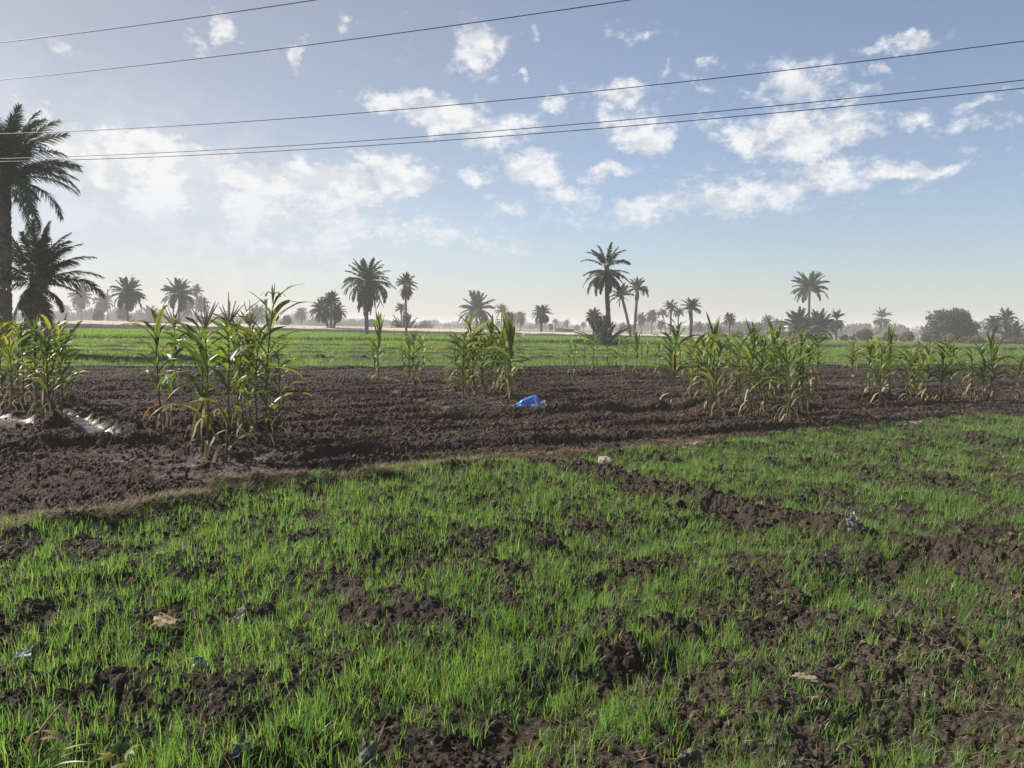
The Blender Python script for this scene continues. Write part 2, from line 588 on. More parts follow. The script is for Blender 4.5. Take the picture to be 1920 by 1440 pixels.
def tint_mat(name, rough=.85, spec=.25, bump=0.0, bscale=40, var=.25, vscale=12):
    m, g, b, out = mat_base(name)
    at = g.n('ShaderNodeAttribute', attribute_name='tint')
    tcx = g.n('ShaderNodeTexCoord').outputs['Object']
    n = g.noise(tcx, vscale, 5, .6)
    mu = g.n('ShaderNodeMix', data_type='RGBA', blend_type='MULTIPLY')
    mu.inputs[0].default_value = 1
    g.L(at.outputs['Color'], mu.inputs[6])
    lo, hi = 1 - var, 1 + var
    cr = g.mix(g.step(n, .3, .7), rgb(lo, lo, lo), rgb(hi, hi, hi))
    g.L(cr, mu.inputs[7])
    g.L(mu.outputs[2], b.inputs['Base Color'])
    b.inputs['Roughness'].default_value = rough
    b.inputs['Specular IOR Level'].default_value = spec
    if bump:
        bp = g.n('ShaderNodeBump')
        bp.inputs['Strength'].default_value = bump
        bp.inputs['Distance'].default_value = .02
        g.L(g.noise(tcx, bscale, 5, .6), bp.inputs['Height'])
        g.L(bp.outputs[0], b.inputs['Normal'])
    return m


M_wheat = leaf_mat('wheat_blade', .50, .42, .4, tr=(1.4, 1.45, .82))
M_crop = leaf_mat('field_crop', .50, .5, .3, tr=(1.6, 1.65, .5))
M_corn = leaf_mat('corn_leaf', .42, .44, .36)
M_palm = leaf_mat('palm_frond', .20, .55, .22, tr=(1.25, 1.2, .6))
M_tree = leaf_mat('tree_leaf', .25, .6, .25)
M_dry = leaf_mat('dry_plant', .25, .7, .15, tr=(1.1, 1.06, .9))
M_bark = tint_mat('bark', .9, .15, .6, 14, .35, 6)
M_stalk = tint_mat('corn_stalk', .55, .35, .2, 60, .25, 30)
M_clod = tint_mat('clod_soil', .95, .15, .5, 60, .35, 25)
M_wire = tint_mat('cable_black', .5, .4)


def ground_material():
    m, g, b, out = mat_base('field_ground')
    at = g.n('ShaderNodeAttribute', attribute_name='tint')      # r plough, g green field, b dusty land
    aw = g.n('ShaderNodeAttribute', attribute_name='wetness')   # r wet mud, g dried pale mud
    s = g.n('ShaderNodeSeparateColor')
    g.L(at.outputs['Color'], s.inputs[0])
    w = g.n('ShaderNodeSeparateColor')
    g.L(aw.outputs['Color'], w.inputs[0])
    P = g.n('ShaderNodeNewGeometry').outputs['Position']
    nf, nm, nl = g.noise(P, 38, 6, .7), g.noise(P, 5.5, 5, .6), g.noise(P, .5, 4, .6)
    crumb = g.step(nf, .42, .72)
    dry = g.math('MULTIPLY', g.step(nm, .42, .72), crumb)
    wheat = g.mix(dry, rgb(.036, .026, .0185), rgb(.135, .098, .067))
    plough = g.mix(g.math('MULTIPLY', dry, .75), rgb(.036, .0235, .0155), rgb(.165, .108, .067))
    plough = g.mix(g.step(nl, .45, .75, 0, .5), plough, rgb(.080, .053, .035))
    green = g.mix(g.step(nm, .35, .65), rgb(.040, .045, .020), rgb(.055, .085, .022))
    dust = g.mix(g.step(nl, .35, .65), rgb(.19, .16, .11), rgb(.10, .105, .06))
    wheat = g.mix(g.math('MULTIPLY', w.outputs[2], .38), wheat, g.mix(crumb, rgb(.052, .040, .030), rgb(.185, .15, .11)))
    c = g.mix(s.outputs[0], wheat, plough)
    c = g.mix(s.outputs[1], c, green)
    c = g.mix(s.outputs[2], c, dust)
    c = g.mix(g.math('MULTIPLY', g.math('MULTIPLY', w.outputs[1], .75), g.step(nm, .3, .6)), c, g.mix(crumb, rgb(.066, .053, .044), rgb(.12, .098, .082)))
    c = g.mix(w.outputs[0], c, rgb(.055, .045, .039))
    g.L(c, b.inputs['Base Color'])
    ro = g.math('SUBTRACT', .95, g.math('MULTIPLY', w.outputs[0], .66))
    ro = g.math('SUBTRACT', ro, g.math('MULTIPLY', w.outputs[1], .30))
    g.L(ro, b.inputs['Roughness'])
    g.L(g.math('ADD', .28, g.math('MULTIPLY', w.outputs[0], .45)), b.inputs['Specular IOR Level'])
    bp = g.n('ShaderNodeBump')
    g.L(g.math('SUBTRACT', .9, g.math('MULTIPLY', w.outputs[0], .8)), bp.inputs['Strength'])
    bp.inputs['Distance'].default_value = .016
    g.L(g.noise(P, 75, 7, .75), bp.inputs['Height'])
    g.L(bp.outputs[0], b.inputs['Normal'])
    return m


# ------------------------------------------------------------------ ground: one sheet out to the horizon
def build_ground():
    fine = np.arange(-45, 45.001, .085)
    rest = np.arange(45, 315.001, 5.0)[1:-1]
    A = np.radians(np.concatenate([fine, rest]))
    rr = [0.3, .9, 1.5, 2.0]
    r = 2.15
    while r < 60:
        rr.append(r)
        r += min(6.6e-4 * r * r, .0036 * r)
    while r < 2600:
        rr.append(r)
        r *= 1.035
    rr = np.array(rr)
    X = np.sin(A)[None, :] * rr[:, None]
    Y = np.cos(A)[None, :] * rr[:, None]
    Z = height(X, Y)
    pl, gr, fa, wet, pale = masks(X, Y)
    k, n = X.shape
    V = np.stack([X, Y, Z], -1).reshape(-1, 3)
    idx = np.arange(k * n).reshape(k, n)
    nx = np.roll(idx, -1, 1)
    Q = np.stack([idx[:-1], idx[1:], nx[1:], nx[:-1]], -1).reshape(-1, 4)
    mb = MB()
    mb.add(V, Q, np.stack([pl, gr, fa], -1).reshape(-1, 3))
    # close the middle
    c = len(V)
    hub = np.array([(0, 0, hz(0, 0))])
    ring = idx[0]
    if n % 2:
        fan = [(c, ring[(i + 1) % n], ring[i], ring[i]) for i in range(0)]
    fan = [(c, ring[i], ring[(i + 1) % n], ring[(i + 2) % n]) for i in range(0, n - 1, 2)]
    mb.v.append(hub)
    mb.c.append(np.zeros((1, 3)))
    mb.q.append(np.array(fan))
    mb.n += 1
    o = mb.build('ground', ground_material(), smooth=False)
    a = o.data.attributes.new('wetness', 'FLOAT_COLOR', 'POINT')
    C = np.zeros((len(o.data.vertices), 4), np.float32)
    C[:k * n, 0] = wet.ravel()
    C[:k * n, 1] = pale.ravel()
    C[:k * n, 2] = trampled(X, Y).ravel()
    a.data.foreach_set('color', C.ravel())
    structure(o)


build_ground()


# ------------------------------------------------------------------ grass-like stuff
def wedge(n, r0, r1, half=44, power=1.0):
    """points in the seen sector; power 1 = even over the ground, lower = thicker near"""
    a = R(half) * (2 * rng.random(n) - 1)
    u = rng.random(n)
    e = 1 + power
    r = (r0 ** e + u * (r1 ** e - r0 ** e)) ** (1 / e)
    return r * np.sin(a), r * np.cos(a)


def blade_mesh(mb, base, azim, a0, a1, L, Wd, tint, K=4):
    P, a = arc(base, azim, a0, a1, L, K, 1.4)
    tw = azim + np.pi / 2 + rng.normal(0, .5, len(L))
    S = np.stack([np.cos(tw), np.sin(tw), np.zeros(len(L))], -1)[:, None, :].repeat(K, 1)
    t = np.linspace(0, 1, K)[None, :]
    prof = np.clip(1.05 - t ** 2.2, .04, 1) * np.clip(.55 + 2 * t, 0, 1)
    mb.add(*strips(P, S, .5 * Wd[:, None] * prof, tint))


def green_tints(n, dark=0.0):
    a, b = np.array((.080, .178, .042)), np.array((.230, .370, .078))
    t = np.clip(rng.beta(2, 2, n) - dark, 0, 1)[:, None]
    c = a + (b - a) * t
    old = rng.random(n) < .06
    c[old] = np.array((.34, .29, .13)) * rng.uniform(.6, 1.1, (old.sum(), 1))
    blue = rng.random(n) < .12
    c[blue] = (.050, .125, .042)
    return c


def build_wheat():
    X, Y = wedge(106000, 1.7, 20, 54, .35)
    side = Y - E_wheat(X)
    tuft = fbm(X / .30, Y / .30, 101, 4)
    patch = fbm(X / 1.9, Y / 1.9, 102, 3)
    dens = .80 + 2.0 * tuft + .18 * patch
    dens += .22 * (side > -2.2) * (X < 0) + .30 * sstep(Y, 5.5, 9)
    # beyond the little ditch the lower right corner is thin and trampled, with dry litter
    tr_ = trampled(X, Y)
    dens = dens * (1 - tr_) + tr_ * (.56 + 1.1 * fbm(X / .16, Y / .16, 104, 3)) - .75 * np.exp(-(pdist(X, Y, DITCH) / .13) ** 2)
    dR = pdist(X, Y, RIDGE)
    dens -= 1.5 * np.exp(-(dR / .19) ** 2)
    inside = side < -.04 + .40 * fbm(X / .5, Y / .5, 103, 3)
    for (a, b, r, h) in HOLLOWS:
        dens -= .18 * np.exp(-((X - a) ** 2 + (Y - b) ** 2) / (.7 * r * r))
    for (a, b, r, k) in ((850, 1265, .26, 1.1), (1340, 1010, .5, .3), (120, 1120, .6, .35), (420, 1040, .9, .35), (640, 1300, .2, .5), (230, 1330, .25, .4), (1010, 920, 1.0, .3), (100, 1260, .5, .45), (430, 1245, .45, .4), (260, 1290, .3, .4), (700, 1180, .5, .3), (900, 1070, .6, .35)):
        p = gp(a, b)
        dens += k * np.exp(-((X - p[0]) ** 2 + (Y - p[1]) ** 2) / (r * r))
    keep = inside & (rng.random(len(X)) < np.clip(dens, .015, 1))
    X, Y, tf = X[keep], Y[keep], np.clip(tuft[keep] + .3, 0, 1)
    Z = height(X, Y) - .012
    mb = MB()
    nb = rng.integers(3, 9, len(X))
    I = np.repeat(np.arange(len(X)), nb)
    n = len(I)
    base = np.stack([X[I] + rng.normal(0, .012, n), Y[I] + rng.normal(0, .012, n), Z[I]], -1)
    az_ = rng.random(n) * 2 * np.pi
    a0 = np.abs(rng.normal(.16, .20, n))
    a1 = a0 + np.abs(rng.normal(.40, .45, n)) + (rng.random(n) < .10) * rng.random(n) * 1.4
    L = (.050 + .102 * rng.random(n) ** 1.3) * (.62 + .75 * tf[I])
    for (a, b, r_, k) in ((850, 1265, .26, .45), (640, 1310, .2, .3), (820, 1010, .5, .2)):
        p = gp(a, b)
        L = L * (1 + k * np.exp(-((X[I] - p[0]) ** 2 + (Y[I] - p[1]) ** 2) / (r_ * r_)))
    Wd = .0026 + .0024 * rng.random(n)
    blade_mesh(mb, base, az_, a0, a1, L, Wd, green_tints(n), 5)
    stuff(mb.build('wheat_shoots', M_wheat), 'young green wheat shoots growing in loose tufts over the dark soil', 'wheat')


build_wheat()


def build_crop():
    """the low green rows and the taller bright crop beyond the ploughed plot"""
    mb = MB()
    X, Y = wedge(150000, 26, 125, 44, .25)
    bp, bt, bg_ = Y - E_plough(X), Y - E_tall(X), Y - E_green(X)
    wob = .8 * fbm(X / 6, Y / 6, 201, 3)
    low = (bp > .1) & (bt < -.2)
    span = np.clip(bp / np.maximum(E_tall(X) - E_plough(X), 1), 0, 1)
    bank = np.exp(-((bp - 6.0 - 1.5 * sstep(X, -5, 15)) / 1.0) ** 2)
    rowgap = np.exp(-(row_dist(X, Y) / .40) ** 2)
    dens = np.where(low, .85 + .8 * fbm(X / 1.1, Y / 1.1, 202, 3) + .35 * sstep(span, .3, .5) - 1.1 * bank - 1.25 * rowgap * (.85 + fbm(X / 1.5, Y / 1.5, 204, 2)), 0)
    dens = np.where((bp < 5) & low, dens - .12, dens)
    tall = (bt >= -.2) & (bg_ < 0)
    dens = np.where(tall, 1.0, dens)
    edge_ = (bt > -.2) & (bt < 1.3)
    keep = rng.random(len(X)) < dens
    X, Y, tall, edge_ = X[keep], Y[keep], tall[keep], edge_[keep]
    n = len(X)
    d = np.hypot(X, Y)
    base = np.stack([X, Y, height(X, Y) - .02], -1)
    for k in range(3):
        L = np.where(tall, .36 + .16 * rng.random(n), .11 + .11 * rng.random(n))
        Wd = np.where(tall, .035, .022) * (d / 50)
        az_ = rng.random(n) * 2 * np.pi
        a0 = np.abs(rng.normal(.1, .2, n))
        b2 = base + np.stack([rng.normal(0, .08, n), rng.normal(0, .08, n), np.zeros(n)], -1)
        t = green_tints(n) * np.array((1.2, 1.15, .9))
        m = .8 + .5 * fbm(X / 5, Y / 5, 205 + k, 3)
        t = t * m[:, None]
        t[edge_] = np.array((.030, .060, .022)) * rng.uniform(.7, 1.2, (edge_.sum(), 1))  # shade on the tall crop's near face, painted into the blade tint
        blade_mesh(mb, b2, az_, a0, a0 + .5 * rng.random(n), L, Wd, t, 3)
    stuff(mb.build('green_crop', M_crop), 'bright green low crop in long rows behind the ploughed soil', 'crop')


build_crop()


def build_dry():
    mb = MB()
    # matted dead grass along the bund between wheat and plough
    X = rng.uniform(-9, 3.2, 120000)
    side = np.where(rng.random(len(X)) < .6, rng.normal(.06, .12, len(X)), rng.normal(.28, .30, len(X))) + .25 * fbm(X / .5, X * 0 + 3, 305, 3)
    Y = E_wheat(X) + side
    dens = .50 * (1 - sstep(X, -2.2, .8)) + .06 + 2.0 * fbm(X / .45, Y / .25, 301, 4)
    keep = (rng.random(len(X)) < dens) & (np.abs(X) < Y * 1.1)
    X, Y = X[keep], Y[keep]
    n = len(X)
    base = np.stack([X, Y, height(X, Y) - .004], -1)
    t = np.array((.31, .245, .165)) * (.30 + .9 * rng.random((n, 1)))
    blade_mesh(mb, base, rng.random(n) * 2 * np.pi, rng.uniform(.5, 1.5, n), rng.uniform(1.0, 2.2, n), .05 + .10 * rng.random(n), .0034 + .003 * rng.random(n), t, 4)
    stuff(mb.build('dry_grass', M_dry), 'matted straw coloured dead grass along the bund beside the wheat', 'dry grass')
    # litter of straw and roots
    mb = MB()
    X, Y = wedge(90000, 2.2, 30, 44, .3)
    side = Y - E_wheat(X)
    pl = (side > 0) & (Y < E_plough(X))
    q = trampled(X, Y)
    dens = np.where(pl, .60, .32 + .6 * q) + 1.1 * fbm(X / .9, Y / .9, 302, 3)
    keep = (rng.random(len(X)) < dens) & (Y < E_plough(X))
    X, Y = X[keep], Y[keep]
    n = len(X)
    d = np.hypot(X, Y)
    base = np.stack([X, Y, height(X, Y) + .012], -1)
    t = np.array((.42, .32, .20)) * (.22 + .95 * rng.random((n, 1)) ** 1.7)
    blade_mesh(mb, base, rng.random(n) * 2 * np.pi, rng.uniform(.9, 1.6, n), rng.uniform(1.1, 1.8, n), (.025 + .09 * rng.random(n) ** 2) * np.clip(d / 9, .8, 1.5), .0032 * np.clip(d / 4, 1, 4.0), t, 4)
    stuff(mb.build('straw_litter', M_dry), 'pale bits of straw and root scattered over the ploughed soil', 'straw')


build_dry()


def lump(mb, C, S, tints, seed):
    """many small angular soil crumbs"""
    U = np.array([(x, y, z) for z in (-1, 1) for (x, y) in ((-1, -1), (1, -1), (1, 1), (-1, 1))], float) * .62
    Q = np.array([(3, 2, 1, 0), (4, 5, 6, 7), (0, 1, 5, 4), (1, 2, 6, 5), (2, 3, 7, 6), (3, 0, 4, 7)])
    n = len(C)
    A = nrm(rng.normal(0, 1, (n, 3)))
    B = nrm(np.cross(A, rng.normal(0, 1, (n, 3))))
    D = np.cross(A, B)
    M = np.stack([A, B, D], 1)
    V = U[None] + rng.normal(0, .22, (n, 8, 3))
    V = V * rng.uniform(.6, 1.25, (n, 1, 3))
    V = np.einsum('nij,njk->nik', V, M) * S[:, None, None] + C[:, None, :]
    QQ = (Q[None] + (np.arange(n) * 8)[:, None, None]).reshape(-1, 4)
    mb.add(V.reshape(-1, 3), QQ, np.repeat(tints, 8, 0))


def build_clods():
    mb = MB()
    X, Y = wedge(170000, 2.1, 24, 44, .12)
    side = Y - E_wheat(X)
    pl, gr, fa, wet, pale = masks(X, Y)
    dens = .42 + 1.4 * fbm(X / .6, Y / .6, 401, 3) + .5 * np.exp(-(pdist(X, Y, RIDGE) / .25) ** 2) + .12 * (side > 0)
    dens *= (1 - np.maximum(wet, pale))
    keep = rng.random(len(X)) < dens
    X, Y = X[keep], Y[keep]
    n = len(X)
    S = (.0035 + .014 * rng.random(n) ** 4) * np.clip(np.hypot(X, Y) / 4, .9, 1.7)
    t = np.array((.056, .039, .027)) * (.5 + 1.5 * rng.random((n, 1)) ** 2)
    lump(mb, np.stack([X, Y, height(X, Y) + .3 * S], -1), S, t, 1)
    stuff(mb.build('soil_clods', M_clod, smooth=False), 'loose crumbs and clods of dark brown soil strewn over the fields', 'soil')


build_clods()

# ------------------------------------------------------------------ corn
G_GREEN, G_LIME, G_YEL, G_DEAD, G_RUST = (.050, .098, .032), (.150, .200, .045), (.48, .36, .05), (.40, .33, .21), (.42, .14, .03)


def corn_plant(px, py, top, label, group, f='', lean=0.0):
    """f: t tassel, c closed tassel on a bare neck, d dark dry stalk, e brown hanging ear, y yellowing, s sparse, u upright top leaves, r rust coloured leaf, w withered low leaves"""
    p = gp(px, py)
    p = gp(px, py, hz(p[0], p[1]) * .6)
    z0 = hz(p[0], p[1])
    Y = p[1]
    Ht = (py - top) / FPX * Y * 1.0
    seed = int(px * 7 + py * 131)
    rg = np.random.default_rng(seed)
    root = empty('corn_plant', (p[0], p[1], z0 - .02), label, 'corn plant', group)
    small = 's' in f
    far_ = Y > 17
    tas = 't' in f or 'c' in f
    hs_ = Ht * (.79 if 't' in f else .86 if 'c' in f else .90)
    # stalk
    K = 14
    t = np.linspace(0, 1, K)
    bend = rg.normal(0, .05, 2)
    P = np.stack([lean * Ht * t ** 1.6 + bend[0] * np.sin(t * 3), bend[1] * np.sin(t * 2.5), hs_ * t], -1)
    r0 = .0155 if not small else .011
    rad = r0 * (1 - .62 * t) * (1 + .14 * (np.arange(K) % 2)) * (1.25 if far_ else 1)
    V, Q = tube(P, rad, 8)
    sc = np.array((.085, .10, .04)) if 'd' not in f else np.array((.050, .028, .022))
    low = np.array((.10, .055, .04))
    cc = sc + (low - sc) * (np.clip(1 - V[:, 2:3] / (hs_ * .55), 0, 1)) * .9
    mb = MB()
    mb.add(V, Q, cc)
    mb.build('stalk', M_stalk, root)

    def at(tt):
        return np.stack([np.interp(tt, t, P[:, i]) for i in range(3)], -1)

    # leaves
    nl = (11 if small else 17) + int(rg.integers(0, 4))
    tt = np.sort(np.clip(np.linspace(.10, .97, nl) + rg.normal(0, .02, nl), .04, .98))
    plane = rg.random() * np.pi
    azl = plane + np.pi * (np.arange(nl) % 2) + rg.normal(0, .55, nl)
    hi = sstep(tt, .35, .95)
    a0 = .28 + .30 * rg.random(nl) - .10 * hi
    a1 = (2.05 + .75 * rg.random(nl)) * (1 - hi) + (1.15 + 1.0 * rg.random(nl)) * hi
    if 'u' in f:
        a0 = np.where(tt > .6, .10 + .12 * rg.random(nl), a0)
        a1 = np.where(tt > .6, .25 + .35 * rg.random(nl), a1)
    L = ((.33 if far_ else .28) + .18 * rg.random(nl)) * Ht * np.clip(.75 + 1.2 * tt * (1 - tt) * 1.6, .6, 1.25)
    L = np.where(tt > .9, L * .75, L) * (.75 if small else 1)
    Wd = (.078 + .026 * rg.random(nl)) * np.clip(Ht / 1.9, .6, 1.1) * (1.08 if far_ else .72)
    if 't' in f:
        L = np.where(tt > .78, L * .62, L)
        a1 = np.where(tt > .78, 1.9 + .6 * rg.random(nl), a1)
        a0 = np.where(tt > .78, .55 + .3 * rg.random(nl), a0)
    withered = tt < (.29 if 'y' not in f else .58)
    withered &= rg.random(nl) < .85
    a0 = np.where(withered, .9 + .7 * rg.random(nl), a0)
    a1 = np.where(withered, 3.0 + .2 * rg.random(nl), a1)
    L = np.where(withered, L * .72, L)
    Wd = np.where(withered, Wd * .62, Wd)
    tint = np.array(G_GREEN) + (np.array(G_LIME) - np.array(G_GREEN)) * rg.random((nl, 1)) ** (.8 if far_ else 1.1)
    yl = rg.random(nl) < (.45 if 'y' in f else .16)
    tint[yl] = np.array(G_LIME) * .70 + np.array(G_YEL) * .22
    dead = withered & (rg.random(nl) < .33)
    tint[withered] = np.array(G_LIME) * .55 + np.array(G_DEAD) * .28
    tint[dead] = np.array(G_DEAD)
    tint *= rg.uniform(.75, 1.2, (nl, 1))

    def leaf_set(sel, name, mat):
        if not sel.any():
            return
        K2 = 13
        Pl, a = arc(at(tt[sel]), azl[sel], a0[sel], a1[sel], L[sel], K2, 1.25 if name == 'leaves' else .45)
        n = sel.sum()
        u = np.linspace(0, 1, K2)[None, :]
        prof = np.clip((u / .18), .25, 1) ** .6 * np.clip(1 - u ** 2.4, .03, 1)
        tw = azl[sel][:, None] + np.pi / 2 + rg.normal(0, .45, (n, 1)) + rg.normal(0, 1.3, (n, 1)) * u ** 1.4
        S = np.stack([np.cos(tw), np.sin(tw), .25 * rg.normal(0, 1, (n, 1)) * u], -1)
        T = nrm(np.gradient(Pl, axis=1))
        S = nrm(S - T * (S * T).sum(-1, keepdims=True))
        N = np.cross(T, S)
        Wl = .5 * Wd[sel][:, None] * prof
        fold = Wl * (.55 * (1 - .5 * u)) + .010 * np.sin(u * 19 + 6 * rg.random((n, 1))) * prof
        c = np.broadcast_to(tint[sel][:, None, :], (n, K2, 3)).copy()
        # dried tips
        tip = np.clip((u[..., None] - (.78 + .2 * rg.random((n, 1, 1)))) / .15, 0, 1)
        c = c * (1 - tip) + np.array((.26, .21, .10)) * tip
        mbl = MB()
        mbl.add(*strips(Pl, S, Wl, c, N, fold))
        mbl.build(name, mat, root)

    leaf_set(~withered, 'leaves', M_corn)
    leaf_set(withered, 'withered_leaves', M_dry)
    if 'r' in f:
        k = np.zeros(nl, bool)
        k[1] = True
        tint[1], a0[1], a1[1], L[1], Wd[1] = G_RUST, .9, 2.9, .22 * Ht, .05
        azl[1] = np.pi
        tt[1] = .22
        leaf_set(k, 'rust_leaf', M_dry)
    if tas:
        mb = MB()
        nb = 11 if 't' in f else 6
        b = np.repeat(at(np.array([1.0])), nb, 0)
        b[:, 2] += np.linspace(0, .06, nb)
        az_ = rg.random(nb) * 6.28
        sp = .75 if 't' in f else .12
        aa = np.concatenate([[.03], rg.uniform(.15, sp, nb - 1)]) if 't' in f else rg.uniform(0, sp, nb)
        Lt = rg.uniform(.5, .95, nb) * (Ht - hs_)
        Lt[0] = (Ht - hs_)
        Pt, a = arc(b, az_, aa, aa + rg.normal(.12, .12, nb), Lt, 6)
        for i in range(nb):
            V, Q = tube(Pt[i], np.array((.004, .0065, .0075, .0075, .006, .003)) * (1.6 if far_ else 1.1), 5, False)
            mb.add(V, Q, np.array((.40, .345, .255)) * rg.uniform(.7, 1.15))
        if 'c' in f:
            Pt, a = arc(np.repeat(at(np.array([1.0])), 5, 0) + np.array((0, 0, .35 * (Ht - hs_))), np.linspace(0, 5, 5), np.full(5, .05), np.full(5, 2.9), np.full(5, .24), 7)
            S = np.stack([-np.sin(np.linspace(0, 5, 5)), np.cos(np.linspace(0, 5, 5)), np.zeros(5)], -1)[:, None, :].repeat(7, 1)
            mb.add(*strips(Pt, S, np.full((5, 7), .016), np.repeat(np.array([G_LIME]), 5, 0)))
        mb.build('tassel', M_dry, root)
    if 'e' in f:
        b = at(np.array([.46]))[0]
        up = np.array((.10 * np.cos(plane), .06, 1.0))
        u = np.linspace(0, 1, 9)
        Pe = b + np.array((.03, -.02, 0)) + u[:, None] * up * (.34 * Ht / 1.9)
        rad = .030 * np.sin(np.pi * (.12 + .86 * u)) ** .8 * (1.25 if far_ else 1)
        V, Q = tube(Pe, rad, 8)
        mb = MB()
        mb.add(V, Q, np.array((.045, .022, .016)))
        mb.build('ear', M_stalk, root)
    return root


ORD = ['first', 'second', 'third', 'fourth', 'fifth', 'sixth', 'seventh', 'eighth', 'ninth', 'tenth', 'eleventh', 'twelfth', 'thirteenth', 'fourteenth', 'fifteenth', 'sixteenth', 'seventeenth', 'eighteenth', 'nineteenth', 'twentieth']


def feat(f):
    if 'c' in f:
        return 'corn with closed tassel on bare neck'
    if 'e' in f:
        return 'corn with a dark brown ear'
    if 'r' in f:
        return 'corn with a rust coloured low leaf'
    if 't' in f:
        return 'corn with a spread brown tassel'
    if 'd' in f:
        return 'corn plant on a dark dry stalk'
    if 'u' in f:
        return 'corn plant with upright top leaves'
    if 'y' in f:
        return 'yellowing corn plant'
    if 's' in f:
        return 'short sparse corn plant'
    return 'leafy green corn plant'


CLUMPS = [
    ('left edge clump', 'corn plants in the clump at the left edge', [
        (-6, 752, 596, ''), (10, 765, 590, 'y'), (24, 745, 612, ''), (42, 772, 606, ''), (60, 752, 600, 'd'), (78, 798, 606, 'y'), (92, 770, 592, 't'), (104, 797, 592, 'd'), (116, 790, 622, ''), (138, 752, 640, 's'), (34, 760, 600, ''), (70, 762, 596, 'u'), (84, 750, 604, ''), (16, 778, 620, 'y'), (110, 762, 618, 'y')]),
    ('mud patch clump', 'corn plants in the tall clump near the mud patch', [
        (305, 808, 580, 'dr'), (316, 805, 566, 't'), (369, 836, 590, ''), (388, 860, 553, 'ty'), (424, 867, 540, 't'), (439, 818, 588, 'd'), (458, 822, 575, ''), (472, 813, 552, 't'), (485, 835, 600, 'y'), (501, 838, 528, 'c'), (520, 822, 620, 's')]),
    ('pair before green rows', 'corn plants in small clumps before the green rows', [
        (700, 711, 622, 'rs'), (711, 714, 598, 'u')]),
    ('slim trail clump', 'corn plants in small clumps before the green rows', [
        (757, 715, 640, 's'), (767, 717, 622, ''), (777, 718, 613, 'dt'), (787, 714, 628, 'y')]),
    ('clump behind the sack', 'corn plants in the clump behind the blue sack', [
        (850, 727, 640, 'y'), (862, 734, 622, 'y'), (877, 736, 592, 'y'), (885, 720, 612, ''), (893, 737, 628, 'd'), (904, 722, 616, ''), (912, 740, 622, ''), (927, 744, 630, 's'), (942, 732, 626, 'y'), (951, 748, 612, 'y'), (961, 746, 597, 'u'), (934, 739, 612, ''), (920, 730, 606, 'u'), (869, 742, 616, ''), (943, 728, 616, '')]),
    ('bush palm row', 'corn plants in the row under the bush palm', [
        (1067, 703, 634, 's'), (1077, 705, 626, 's'), (1113, 702, 628, 'dy'), (1157, 703, 628, ''), (1192, 699, 624, 'u'), (1212, 697, 634, 's'), (1227, 690, 632, 's'), (1096, 698, 636, 's'), (1137, 697, 640, 's'), (1174, 696, 634, 'y'), (1204, 694, 640, 's')]),
    ('stand beside the sack', 'corn plants in the long stand right of the sack', [
        (1238, 716, 640, 'y'), (1252, 758, 612, ''), (1260, 762, 592, 'e'), (1276, 722, 640, 's'), (1310, 722, 636, 's'), (1290, 716, 634, 'y'), (1322, 728, 628, ''), (1336, 718, 632, 's'), (1296, 748, 626, ''), (1316, 756, 620, 'y'), (1334, 752, 616, 'u')]),
    ('dense stand', 'corn plants in the dense stand with most tassels', [
        (1326, 769, 620, 'y'), (1348, 771, 612, 'd'), (1360, 722, 622, ''), (1373, 722, 618, 't'), (1391, 772, 622, ''), (1410, 786, 626, 'y'), (1422, 782, 618, 'd'), (1434, 777, 610, 't'), (1450, 783, 622, ''), (1462, 735, 630, ''), (1472, 797, 634, ''), (1483, 794, 612, 't'), (1496, 770, 620, 't'), (1505, 782, 626, 'e'), (1529, 731, 624, 'd'), (1403, 738, 618, 'u'), (1440, 742, 616, 'u'), (1383, 752, 640, 'y'), (1518, 742, 640, 'y')]),
    ('stand before the bushes', 'corn plants in the stand before the bushes', [
        (1590, 709, 646, 's'), (1598, 711, 638, 'd'), (1606, 706, 650, 'y'), (1629, 749, 634, ''), (1638, 738, 640, 'y'), (1650, 752, 636, 'd'), (1658, 744, 622, 't'), (1668, 750, 632, 'u')]),
    ('round tree clump', 'corn plants in the clump before the round tree', [
        (1700, 748, 642, ''), (1714, 749, 634, 't'), (1726, 738, 648, ''), (1735, 752, 640, 'd'), (1748, 744, 638, 't'), (1764, 749, 648, ''), (1776, 742, 640, 'u'), (1784, 750, 646, 'y'), (1796, 738, 668, 's')]),
    ('last right-hand clump', 'corn plants in the last right-hand clump', [
        (1808, 740, 664, 's'), (1821, 748, 650, 'y'), (1838, 752, 642, ''), (1851, 755, 634, 'u'), (1863, 744, 644, 'd'), (1886, 711, 660, 's'), (1914, 755, 660, 'y')]),
]
for cname, grp, rows in CLUMPS:
    for i, (a, b, c, f) in enumerate(sorted(rows)):
        lab = '%s, %s from left in the %s' % (feat(f), ORD[i], cname)
        if len(lab.replace('-', ' ').split()) > 16:
            print('LONG', lab)
        corn_plant(a, b, c, lab, grp, f, lean=random.Random(a * 3 + b).uniform(-.06, .06))


